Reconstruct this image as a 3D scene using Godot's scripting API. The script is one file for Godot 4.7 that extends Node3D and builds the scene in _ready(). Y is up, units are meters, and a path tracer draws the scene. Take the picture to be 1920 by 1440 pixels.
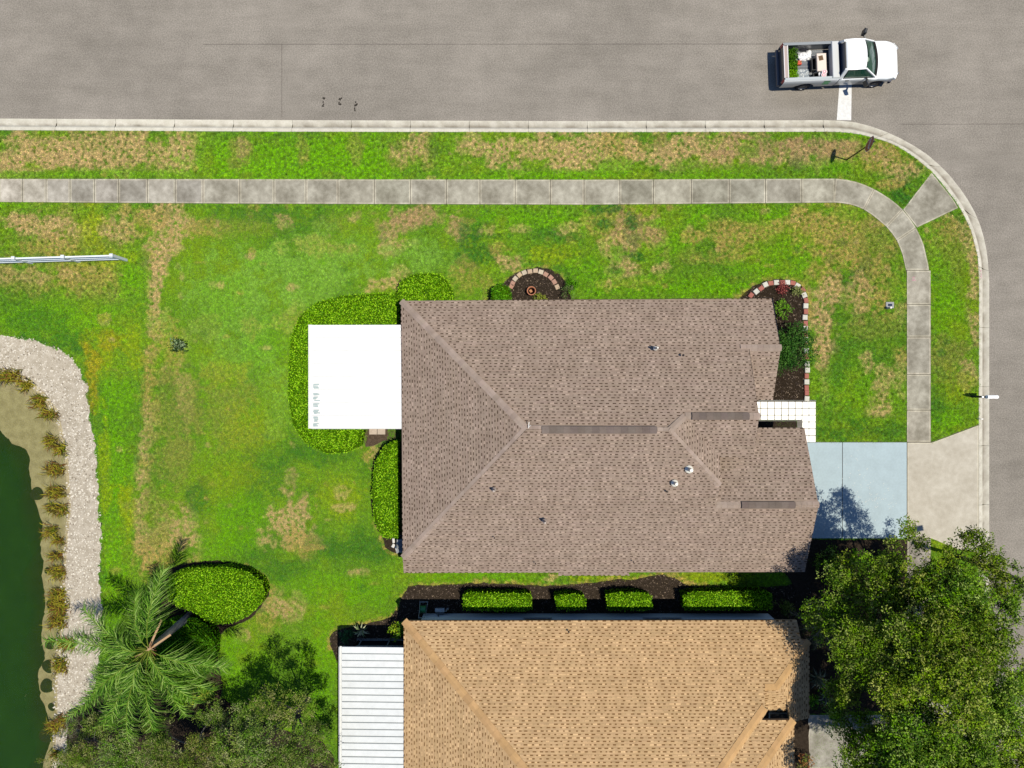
extends Node3D
# A corner lot seen straight down from a drone at 35 m. Photo pixels (1920 x 1440) map to metres at 36 px/m on the ground.

const S := 36.0
const H := 35.0
const LIT := 2.35          # how much brighter than its base colour a sunlit level surface shows in the photograph

var rng := RandomNumberGenerator.new()
var M := {}
var names := {}
var origins := {}

class MB:
	var v := PackedVector3Array()
	var n := PackedVector3Array()
	var c := PackedColorArray()
	var uv := PackedVector2Array()
	var use_uv := false
	func tri(a: Vector3, b: Vector3, d: Vector3, col: Color) -> void:
		var nn := (b - a).cross(d - a)
		var l := nn.length()
		if l < 1e-10:
			return
		nn /= l
		v.append(a); v.append(d); v.append(b)
		n.append(nn); n.append(nn); n.append(nn)
		c.append(col); c.append(col); c.append(col)
	func quad(a: Vector3, b: Vector3, d: Vector3, e: Vector3, col: Color) -> void:
		tri(a, b, d, col); tri(a, d, e, col)
	func tri2(a: Vector3, b: Vector3, d: Vector3, ca: Color, cb: Color, cd: Color) -> void:
		var nn := (b - a).cross(d - a).normalized()
		v.append(a); v.append(d); v.append(b)
		n.append(nn); n.append(nn); n.append(nn)
		c.append(ca); c.append(cd); c.append(cb)
	func tris(a: Vector3, b: Vector3, d: Vector3, na: Vector3, nb: Vector3, nd: Vector3, col: Color) -> void:
		v.append(a); v.append(d); v.append(b)
		n.append(na); n.append(nd); n.append(nb)
		c.append(col); c.append(col); c.append(col)
	# box from a transform (unit axes scaled by size), chamfered along its top edges by ch
	func box(t: Transform3D, s: Vector3, col: Color, ch := 0.0) -> void:
		var x := s.x / 2; var y := s.y / 2; var z := s.z / 2
		var lo := [t * Vector3(-x, -y, z), t * Vector3(x, -y, z), t * Vector3(x, -y, -z), t * Vector3(-x, -y, -z)]
		var yt := y - ch
		var mi := [t * Vector3(-x, yt, z), t * Vector3(x, yt, z), t * Vector3(x, yt, -z), t * Vector3(-x, yt, -z)]
		var hi := [t * Vector3(-x + ch, y, z - ch), t * Vector3(x - ch, y, z - ch), t * Vector3(x - ch, y, -z + ch), t * Vector3(-x + ch, y, -z + ch)]
		for i in 4:
			var j := (i + 1) % 4
			quad(lo[i], lo[j], mi[j], mi[i], col)
			if ch > 0:
				quad(mi[i], mi[j], hi[j], hi[i], col)
		quad(hi[0], hi[1], hi[2], hi[3], col)
		quad(lo[3], lo[2], lo[1], lo[0], col)
	func abox(lo: Vector3, hi: Vector3, col: Color, ch := 0.0) -> void:
		box(Transform3D(Basis(), (lo + hi) / 2), hi - lo, col, ch)
	func bar(a: Vector3, b: Vector3, w: float, h: float, col: Color) -> void:
		var d := b - a
		var l := d.length()
		var xx := d / l
		var up := Vector3.UP if absf(xx.y) < 0.95 else Vector3.RIGHT
		var zz := xx.cross(up).normalized()
		var yy := zz.cross(xx)
		box(Transform3D(Basis(xx, yy, zz), (a + b) / 2), Vector3(l, h, w), col)
	# smooth rows of points; closed joins the last point of a row to the first
	func grid(rows: Array, col: Color, closed := false) -> void:
		var nr := rows.size()
		var nc: int = rows[0].size()
		var nn := []
		for i in nr:
			var r := []
			for j in nc:
				var up: Vector3 = rows[mini(i + 1, nr - 1)][j] - rows[maxi(i - 1, 0)][j]
				var jn := (j + 1) % nc if closed else mini(j + 1, nc - 1)
				var jp := (j - 1 + nc) % nc if closed else maxi(j - 1, 0)
				var ac: Vector3 = rows[i][jn] - rows[i][jp]
				var k := ac.cross(up)
				r.append(k.normalized() if k.length() > 1e-9 else Vector3.UP)
			nn.append(r)
		for i in nr - 1:
			for j in (nc if closed else nc - 1):
				var q := (j + 1) % nc
				tris(rows[i][j], rows[i][q], rows[i + 1][q], nn[i][j], nn[i][q], nn[i + 1][q], col)
				tris(rows[i][j], rows[i + 1][q], rows[i + 1][j], nn[i][j], nn[i + 1][q], nn[i + 1][j], col)
	func tube(pts: Array, rad: Array, col: Color, sides := 7) -> void:
		var rows := []
		for i in pts.size():
			var d: Vector3 = (pts[mini(i + 1, pts.size() - 1)] - pts[maxi(i - 1, 0)]).normalized()
			var up := Vector3.UP if absf(d.y) < 0.9 else Vector3.RIGHT
			var a := d.cross(up).normalized()
			var b := a.cross(d)
			var r := []
			for k in sides:
				var t := TAU * k / sides
				r.append(pts[i] - (a * cos(t) - b * sin(t)) * rad[i] * -1.0)
			rows.append(r)
		grid(rows, col, true)
		# end cap
		var last: Array = rows[-1]
		for k in range(1, sides - 1):
			tri(last[0], last[k], last[k + 1], col)
	func lathe(o: Vector3, prof: Array, col: Color, sides := 16) -> void:
		var rows := []
		for p in prof:
			var r := []
			for k in sides:
				var t := -TAU * k / sides
				r.append(o + Vector3(cos(t) * p.x, p.y, sin(t) * p.x))
			rows.append(r)
		grid(rows, col, true)
	# flat polygon (ground plan in x,z) at height y, with skirts down to y0
	func plate(poly: PackedVector2Array, y: float, y0: float, col: Color, skirt = null) -> void:
		var p := poly
		if Geometry2D.is_polygon_clockwise(p):
			p = p.duplicate(); p.reverse()
		var ix := Geometry2D.triangulate_polygon(p)
		for i in range(0, ix.size(), 3):
			var a := Vector3(p[ix[i]].x, y, p[ix[i]].y)
			var b := Vector3(p[ix[i + 1]].x, y, p[ix[i + 1]].y)
			var d := Vector3(p[ix[i + 2]].x, y, p[ix[i + 2]].y)
			if (b - a).cross(d - a).y > 0:
				tri(a, b, d, col)
			else:
				tri(a, d, b, col)
		if y0 < y:
			var sc: Color = col if skirt == null else skirt
			for i in p.size():
				var a := p[i]; var b := p[(i + 1) % p.size()]
				var A := Vector3(a.x, y, a.y); var B := Vector3(b.x, y, b.y)
				var A0 := Vector3(a.x, y0, a.y); var B0 := Vector3(b.x, y0, b.y)
				quad(A0, A, B, B0, sc)
	func leaf(p: Vector3, dir: Vector3, nrm: Vector3, l: float, w: float, col: Color) -> void:
		var s := dir.cross(nrm).normalized() * w * 0.5
		var m := p + dir * l * 0.45
		var e := p + dir * l
		tri(p, m + s, e, col); tri(p, e, m - s, col)

func ph(r: float, g: float, b: float, k := 1.0) -> Color:
	var q := Color(r / 255.0, g / 255.0, b / 255.0).srgb_to_linear()
	return Color(q.r * k / LIT, q.g * k / LIT, q.b * k / LIT)
func shade(c: Color, f: float) -> Color:
	return Color(c.r * f, c.g * f, c.b * f)
func vary(c: Color, a: float) -> Color:
	return shade(c, 1.0 + rng.randf_range(-a, a))
func P(px: float, py: float, h := 0.0) -> Vector3:
	var k := (H - h) / H / S
	return Vector3((px - 960.0) * k, h, (py - 720.0) * k)
func G(px: float, py: float) -> Vector2:
	return Vector2((px - 960.0) / S, (py - 720.0) / S)
func GP(a: Array, h := 0.0) -> PackedVector2Array:
	var r := PackedVector2Array()
	for q in a:
		var w := P(q[0], q[1], h)
		r.append(Vector2(w.x, w.z))
	return r

func numbered(called: String) -> String:
	if not names.has(called):
		names[called] = 0
		return called
	names[called] += 1
	return "%s_%03d" % [called, names[called]]
func thing(called: String, label: String, category: String, at := Vector3.ZERO, group := "") -> Node3D:
	var o := Node3D.new()
	o.name = numbered(called)
	add_child(o)
	o.position = at
	origins[o] = at
	o.set_meta("label", label)
	o.set_meta("category", category)
	if group != "":
		o.set_meta("group", group)
	return o
func structure(called: String, at := Vector3.ZERO) -> Node3D:
	var o := Node3D.new()
	o.name = numbered(called)
	add_child(o)
	o.position = at
	origins[o] = at
	o.set_meta("kind", "structure")
	return o
func mesh_of(b: MB, off: Vector3) -> ArrayMesh:
	var v := b.v
	if off != Vector3.ZERO:
		v = v.duplicate()
		for i in v.size():
			v[i] -= off
	var arr := []
	arr.resize(Mesh.ARRAY_MAX)
	arr[Mesh.ARRAY_VERTEX] = v
	arr[Mesh.ARRAY_NORMAL] = b.n
	arr[Mesh.ARRAY_COLOR] = b.c
	if b.use_uv:
		arr[Mesh.ARRAY_TEX_UV] = b.uv
	var m := ArrayMesh.new()
	m.add_surface_from_arrays(Mesh.PRIMITIVE_TRIANGLES, arr)
	return m
func part(called: String, b: MB, mat: Material, parent: Node = null, kind := "") -> MeshInstance3D:
	var o := MeshInstance3D.new()
	var off: Vector3 = origins.get(parent, Vector3.ZERO)
	if b.v.size() < 3:
		print("empty mesh: ", called)
		b.tri(off, off + Vector3(0.01, 0, 0), off + Vector3(0, 0, -0.01), Color.BLACK)
	o.mesh = mesh_of(b, off)
	o.material_override = mat
	if parent == null:
		o.name = numbered(called)
		add_child(o)
	else:
		o.name = called
		parent.add_child(o, true)
		origins[o] = off
	if kind != "":
		o.set_meta("kind", kind)
	return o
func multi(called: String, mesh: Mesh, xf: Array, cols: PackedColorArray, mat: Material, parent: Node, label := "", category := "") -> MultiMeshInstance3D:
	var mm := MultiMesh.new()
	mm.transform_format = MultiMesh.TRANSFORM_3D
	mm.use_colors = true
	mm.mesh = mesh
	mm.instance_count = xf.size()
	var buf := PackedFloat32Array()
	buf.resize(xf.size() * 16)
	for i in xf.size():
		var t: Transform3D = xf[i]
		var k := i * 16
		buf[k] = t.basis.x.x; buf[k + 1] = t.basis.y.x; buf[k + 2] = t.basis.z.x; buf[k + 3] = t.origin.x
		buf[k + 4] = t.basis.x.y; buf[k + 5] = t.basis.y.y; buf[k + 6] = t.basis.z.y; buf[k + 7] = t.origin.y
		buf[k + 8] = t.basis.x.z; buf[k + 9] = t.basis.y.z; buf[k + 10] = t.basis.z.z; buf[k + 11] = t.origin.z
		buf[k + 12] = cols[i].r; buf[k + 13] = cols[i].g; buf[k + 14] = cols[i].b; buf[k + 15] = 1.0
	mm.buffer = buf
	var o := MultiMeshInstance3D.new()
	o.multimesh = mm
	o.material_override = mat
	o.set_meta("kind", "stuff")
	if label != "":
		o.set_meta("label", label)
		o.set_meta("category", category)
	if parent == null:
		o.name = numbered(called)
		add_child(o)
	else:
		o.name = called
		parent.add_child(o, true)
	return o

# ---------- materials
func noise_bytes(w: int, h: int, freq: float, seed_: int, oct := 3, type := FastNoiseLite.TYPE_SIMPLEX_SMOOTH) -> PackedByteArray:
	var f := FastNoiseLite.new()
	f.noise_type = type
	f.seed = seed_
	f.frequency = freq
	f.fractal_octaves = oct
	return f.get_image(w, h).get_data()
# a tileable grey-to-colour texture: three noises layered, tinted from lo to hi
func grain(size: int, f1: float, f2: float, f3: float, lo: Color, hi: Color, seed_: int, weights := Vector3(0.35, 0.3, 0.35)) -> ImageTexture:
	var bufs := []
	var fr := [f1, f2, f3]
	for i in 3:
		var f := FastNoiseLite.new()
		f.seed = seed_ + i
		f.frequency = fr[i]
		f.fractal_octaves = 3
		bufs.append(f.get_seamless_image(size, size).get_data())
	var a: PackedByteArray = bufs[0]
	var b: PackedByteArray = bufs[1]
	var d: PackedByteArray = bufs[2]
	var out := PackedByteArray()
	out.resize(size * size * 3)
	for i in size * size:
		var t := (a[i] * weights.x + b[i] * weights.y + d[i] * weights.z) / 255.0
		t = clampf((t - 0.5) * 1.7 + 0.5, 0.0, 1.0)
		out[i * 3] = int((lo.r + (hi.r - lo.r) * t) * 255.0)
		out[i * 3 + 1] = int((lo.g + (hi.g - lo.g) * t) * 255.0)
		out[i * 3 + 2] = int((lo.b + (hi.b - lo.b) * t) * 255.0)
	return ImageTexture.create_from_image(Image.create_from_data(size, size, false, Image.FORMAT_RGB8, out))
func mat(rough: float, metal := 0.0, tex: Texture2D = null, metres := 1.0, backlight := 0.0) -> StandardMaterial3D:
	var m := StandardMaterial3D.new()
	m.vertex_color_use_as_albedo = true
	m.roughness = rough
	m.metallic_specular = 0.12 if rough > 0.7 else 0.5
	m.metallic = metal
	if tex:
		m.albedo_texture = tex
		m.uv1_triplanar = true
		m.uv1_world_triplanar = true
		m.uv1_scale = Vector3.ONE / metres
	if backlight > 0:
		m.backlight_enabled = true
		m.backlight = Color(backlight, backlight, backlight)
	return m
func materials() -> void:
	M.plain = mat(0.8)
	M.satin = mat(0.45)
	M.paint = mat(0.3)
	M.paint.clearcoat_enabled = true
	M.paint.clearcoat = 0.6
	M.paint.clearcoat_roughness = 0.1
	M.rubber = mat(0.75)
	M.metal = mat(0.35, 0.8)
	M.leaf = mat(0.6, 0.0, null, 1.0, 0.22)
	M.leaf.metallic_specular = 0.2
	M.grass = mat(0.75, 0.0, null, 1.0, 0.15)
	M.bark = mat(0.95, 0.0, grain(256, 0.01, 0.04, 0.12, Color(0.6, 0.6, 0.6), Color(1, 1, 1), 11), 1.2)
	M.shingle = mat(0.95, 0.0, grain(512, 0.006, 0.03, 0.25, Color(0.80, 0.79, 0.77), Color(1.0, 1.0, 1.0), 21, Vector3(0.3, 0.2, 0.5)), 3.1)
	M.concrete = mat(0.9, 0.0, grain(512, 0.008, 0.03, 0.2, Color(0.70, 0.69, 0.67), Color(1, 1, 1), 31, Vector3(0.42, 0.3, 0.28)), 5.3)
	M.kerb = mat(0.9, 0.0, grain(512, 0.01, 0.05, 0.25, Color(0.86, 0.85, 0.83), Color(1, 1, 1), 41), 2.9)
	M.asphalt = mat(0.93, 0.0, grain(1024, 0.004, 0.02, 0.3, Color(0.74, 0.74, 0.735), Color(1, 1, 1), 51, Vector3(0.22, 0.13, 0.65)), 26.0)
	M.asphalt.detail_enabled = true
	M.asphalt.detail_albedo = grain(512, 0.012, 0.03, 0.08, Color(0.92, 0.92, 0.917), Color(1, 1, 1), 151, Vector3(0.4, 0.4, 0.2))
	M.asphalt.detail_blend_mode = BaseMaterial3D.BLEND_MODE_MUL
	M.asphalt.detail_uv_layer = BaseMaterial3D.DETAIL_UV_2
	M.asphalt.uv2_triplanar = true
	M.asphalt.uv2_world_triplanar = true
	M.asphalt.uv2_scale = Vector3(1.0 / 70.0, 1.0, 1.0 / 11.0)
	M.apron = mat(0.9, 0.0, grain(512, 0.006, 0.03, 0.2, Color(0.86, 0.85, 0.83), Color(1, 1, 1), 161, Vector3(0.34, 0.33, 0.33)), 6.0)
	M.mulch = mat(1.0, 0.0, grain(512, 0.02, 0.09, 0.3, Color(0.35, 0.32, 0.3), Color(1, 0.97, 0.94), 61, Vector3(0.2, 0.4, 0.4)), 2.0)
	M.sand = mat(0.95, 0.0, grain(512, 0.01, 0.06, 0.3, Color(0.72, 0.70, 0.66), Color(1, 1, 1), 71), 3.0)
	M.white = mat(0.35, 0.0, grain(256, 0.01, 0.03, 0.2, Color(0.93, 0.93, 0.93), Color(1, 1, 1), 81), 2.5)
	M.tile = mat(0.4)
	M.blue = mat(0.7, 0.0, grain(512, 0.008, 0.05, 0.25, Color(0.9, 0.9, 0.9), Color(1, 1, 1), 91), 4.0)
	M.screen = mat(0.9)
	var g := StandardMaterial3D.new()
	g.transparency = BaseMaterial3D.TRANSPARENCY_ALPHA
	g.albedo_color = Color(0.12, 0.25, 0.20, 0.7)
	g.metallic_specular = 0.3
	g.roughness = 0.04
	M.glass = g
	var w := StandardMaterial3D.new()
	w.transparency = BaseMaterial3D.TRANSPARENCY_ALPHA
	w.albedo_color = Color(0.16, 0.26, 0.08, 0.08)
	w.roughness = 0.08
	w.metallic_specular = 0.3
	M.water = w

# ---------- the ground map (2 photo px per cell)
const GW := 1000
const GH := 780
const GX0 := -40.0
const GY0 := -40.0
var mapR := PackedFloat32Array()
var mapG := PackedFloat32Array()
var mapB := PackedFloat32Array()
var blocked := PackedByteArray()
var nz1 := PackedByteArray()
var nz2 := PackedByteArray()
var nz3 := PackedByteArray()
var TONE := {}

func blob(px: float, py: float, rx: float, ry: float, kind: String, s := 0.85) -> void:
	var col: Color = TONE[kind]
	var x0 := maxi(int((px - rx * 1.7 - GX0) / 2), 0)
	var x1 := mini(int((px + rx * 1.7 - GX0) / 2), GW - 1)
	var y0 := maxi(int((py - ry * 1.7 - GY0) / 2), 0)
	var y1 := mini(int((py + ry * 1.7 - GY0) / 2), GH - 1)
	var ragged: float = 1.5 if kind == "dry" or kind == "dark" or kind == "straw" else 1.0
	for y in range(y0, y1 + 1):
		var dy := (y * 2 + GY0 - py) / ry
		for x in range(x0, x1 + 1):
			var dx := (x * 2 + GX0 - px) / rx
			var i := y * GW + x
			var d := sqrt(dx * dx + dy * dy) + (nz1[i] - 128) / 150.0 + (nz2[i] - 128) / 260.0
			var w := clampf((1.2 - d) / 0.55, 0.0, 1.0)
			if w <= 0.0:
				continue
			w = s * w * clampf(0.95 + (nz3[i] - 128) / 128.0 * ragged, 0.0, 1.0)
			mapR[i] += (col.r - mapR[i]) * w
			mapG[i] += (col.g - mapG[i]) * w
			mapB[i] += (col.b - mapB[i]) * w
func fringe(pts: Array, r: float, kind: String, s := 0.7, closed := false) -> void:
	var n := pts.size() if closed else pts.size() - 1
	for i in n:
		var a := Vector2(pts[i][0], pts[i][1])
		var q = pts[(i + 1) % pts.size()]
		var b := Vector2(q[0], q[1])
		var k := maxi(1, int(a.distance_to(b) / (r * 1.2)))
		for j in k:
			var p := a.lerp(b, float(j) / k)
			blob(p.x + rng.randf_range(-2, 2), p.y + rng.randf_range(-2, 2), r * rng.randf_range(0.7, 1.3), r * rng.randf_range(0.7, 1.2), kind, s * rng.randf_range(0.5, 1.0))
func block(poly: Array) -> void:
	var pp := PackedVector2Array()
	var lo := Vector2(1e9, 1e9); var hi := Vector2(-1e9, -1e9)
	for q in poly:
		var v := Vector2(q[0], q[1])
		pp.append(v); lo = lo.min(v); hi = hi.max(v)
	for y in range(maxi(int((lo.y - GY0) / 2), 0), mini(int((hi.y - GY0) / 2) + 1, GH)):
		var yy := y * 2 + GY0
		var xs := []
		for i in pp.size():
			var a := pp[i]; var b := pp[(i + 1) % pp.size()]
			if (a.y <= yy) != (b.y <= yy):
				xs.append(a.x + (yy - a.y) / (b.y - a.y) * (b.x - a.x))
		xs.sort()
		for k in range(0, xs.size() - 1, 2):
			for x in range(maxi(int(ceil((xs[k] - GX0) / 2)), 0), mini(int((xs[k + 1] - GX0) / 2) + 1, GW)):
				blocked[y * GW + x] = 1

const KERB_OUT := [[-1500, 215], [-700, 219], [0, 221], [549, 224], [1104, 226], [1549, 224], [1577, 225], [1605, 228], [1633, 235], [1661, 245], [1690, 258], [1717, 273], [1741, 289], [1762, 307], [1783, 328], [1802, 352], [1817, 374], [1830, 397], [1840, 421], [1847, 445], [1852, 469], [1855, 493], [1857, 529], [1857, 800], [1857, 1440], [1857, 2300]]
const KERB_IN := [[-1500, 238], [-700, 241], [0, 244], [549, 247], [1104, 248], [1549, 247], [1570, 247.5], [1591, 249], [1612, 252], [1633, 257], [1661, 265], [1683, 275], [1703, 287], [1726, 304], [1746, 321], [1761, 338], [1774, 355], [1789, 374], [1802, 394], [1812, 414], [1821, 434], [1833, 481], [1835.6, 529], [1835, 800], [1835, 1440], [1835, 2300]]
const WALK_OUT := [[-700, 333], [0, 335.5], [450, 336], [1100, 337], [1566, 335], [1586, 337], [1605, 341], [1622, 347], [1639, 355], [1653, 363], [1667, 372], [1680, 382], [1692, 393], [1705, 409], [1717, 427], [1725, 443], [1731.5, 459], [1740, 496], [1745, 543], [1745, 829]]
const WALK_IN := [[-700, 377], [0, 379], [450, 382], [1100, 384], [1563, 380], [1577, 381], [1591, 383], [1605, 387], [1619, 393], [1633, 402], [1647, 413], [1661, 425], [1672, 438], [1681, 451], [1687, 465], [1692, 479], [1699, 512], [1700, 545], [1700, 829]]
const POND_EDGE := [[-1500, 600], [-300, 622], [0, 630], [30, 631], [60, 637], [88, 645], [112, 656], [138, 675], [146, 690], [152, 703], [163, 720], [165, 755], [170, 790], [179, 840], [182, 900], [187, 960], [190, 1030], [185, 1080], [190, 1140], [190, 1200], [183, 1260], [170, 1310], [155, 1350], [140, 1400], [132, 1440], [120, 1600], [110, 2300]]
const SHORE := [[-1500, 660], [-300, 680], [0, 692], [30, 696], [60, 712], [85, 738], [108, 768], [118, 810], [128, 860], [130, 900], [133, 950], [128, 1000], [124, 1060], [122, 1100], [118, 1160], [112, 1220], [108, 1280], [108, 1330], [104, 1400], [100, 1440], [90, 1600], [80, 2300]]
const DEEP := [[-1500, 790], [-300, 800], [0, 806], [14, 820], [28, 832], [50, 843], [58, 858], [55, 885], [60, 905], [62, 930], [70, 950], [76, 968], [82, 985], [80, 1010], [78, 1035], [83, 1055], [78, 1080], [84, 1105], [86, 1140], [80, 1175], [79, 1200], [86, 1232], [77, 1252], [72, 1272], [78, 1305], [88, 1335], [97, 1365], [97, 1385], [90, 1405], [84, 1420], [80, 1445], [60, 1600], [40, 2300]]
const BED_POT := [[912, 566], [925, 548], [944, 532], [962, 514], [985, 504], [1008, 501], [1026, 502], [1050, 516], [1062, 530], [1072, 566]]
const BED_FRONT := [[1385, 562], [1398, 550], [1412, 535], [1432, 527], [1462, 523], [1486, 526], [1502, 536], [1512, 556], [1514, 600], [1512, 700], [1514, 756], [1380, 756]]
const BED_SIDE := [[745, 1148], [752, 1122], [765, 1100], [782, 1096], [800, 1098], [830, 1096], [860, 1095], [900, 1093], [960, 1094], [1010, 1098], [1060, 1097], [1100, 1093], [1150, 1088], [1200, 1084], [1236, 1076], [1262, 1082], [1290, 1098], [1350, 1102], [1450, 1100], [1520, 1090], [1530, 1180], [1500, 1180], [745, 1180]]
const BED_LANAI := [[620, 1210], [617, 1197], [624, 1186], [640, 1179], [664, 1174], [690, 1168], [716, 1162], [733, 1155], [741, 1144], [760, 1148], [760, 1240], [632, 1240]]
const BED_OVAL := [[304, 1086], [318, 1066], [355, 1054], [410, 1052], [460, 1060], [492, 1080], [506, 1100], [505, 1116], [495, 1130], [470, 1160], [430, 1176], [415, 1190], [404, 1215], [412, 1250], [418, 1290], [410, 1330], [380, 1330], [330, 1300], [290, 1260], [285, 1190], [300, 1130]]
const BED_HEDGE := [[748, 825], [715, 838], [698, 872], [696, 940], [703, 980], [716, 1008], [722, 1024], [735, 1035], [752, 1042], [752, 825]]

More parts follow.
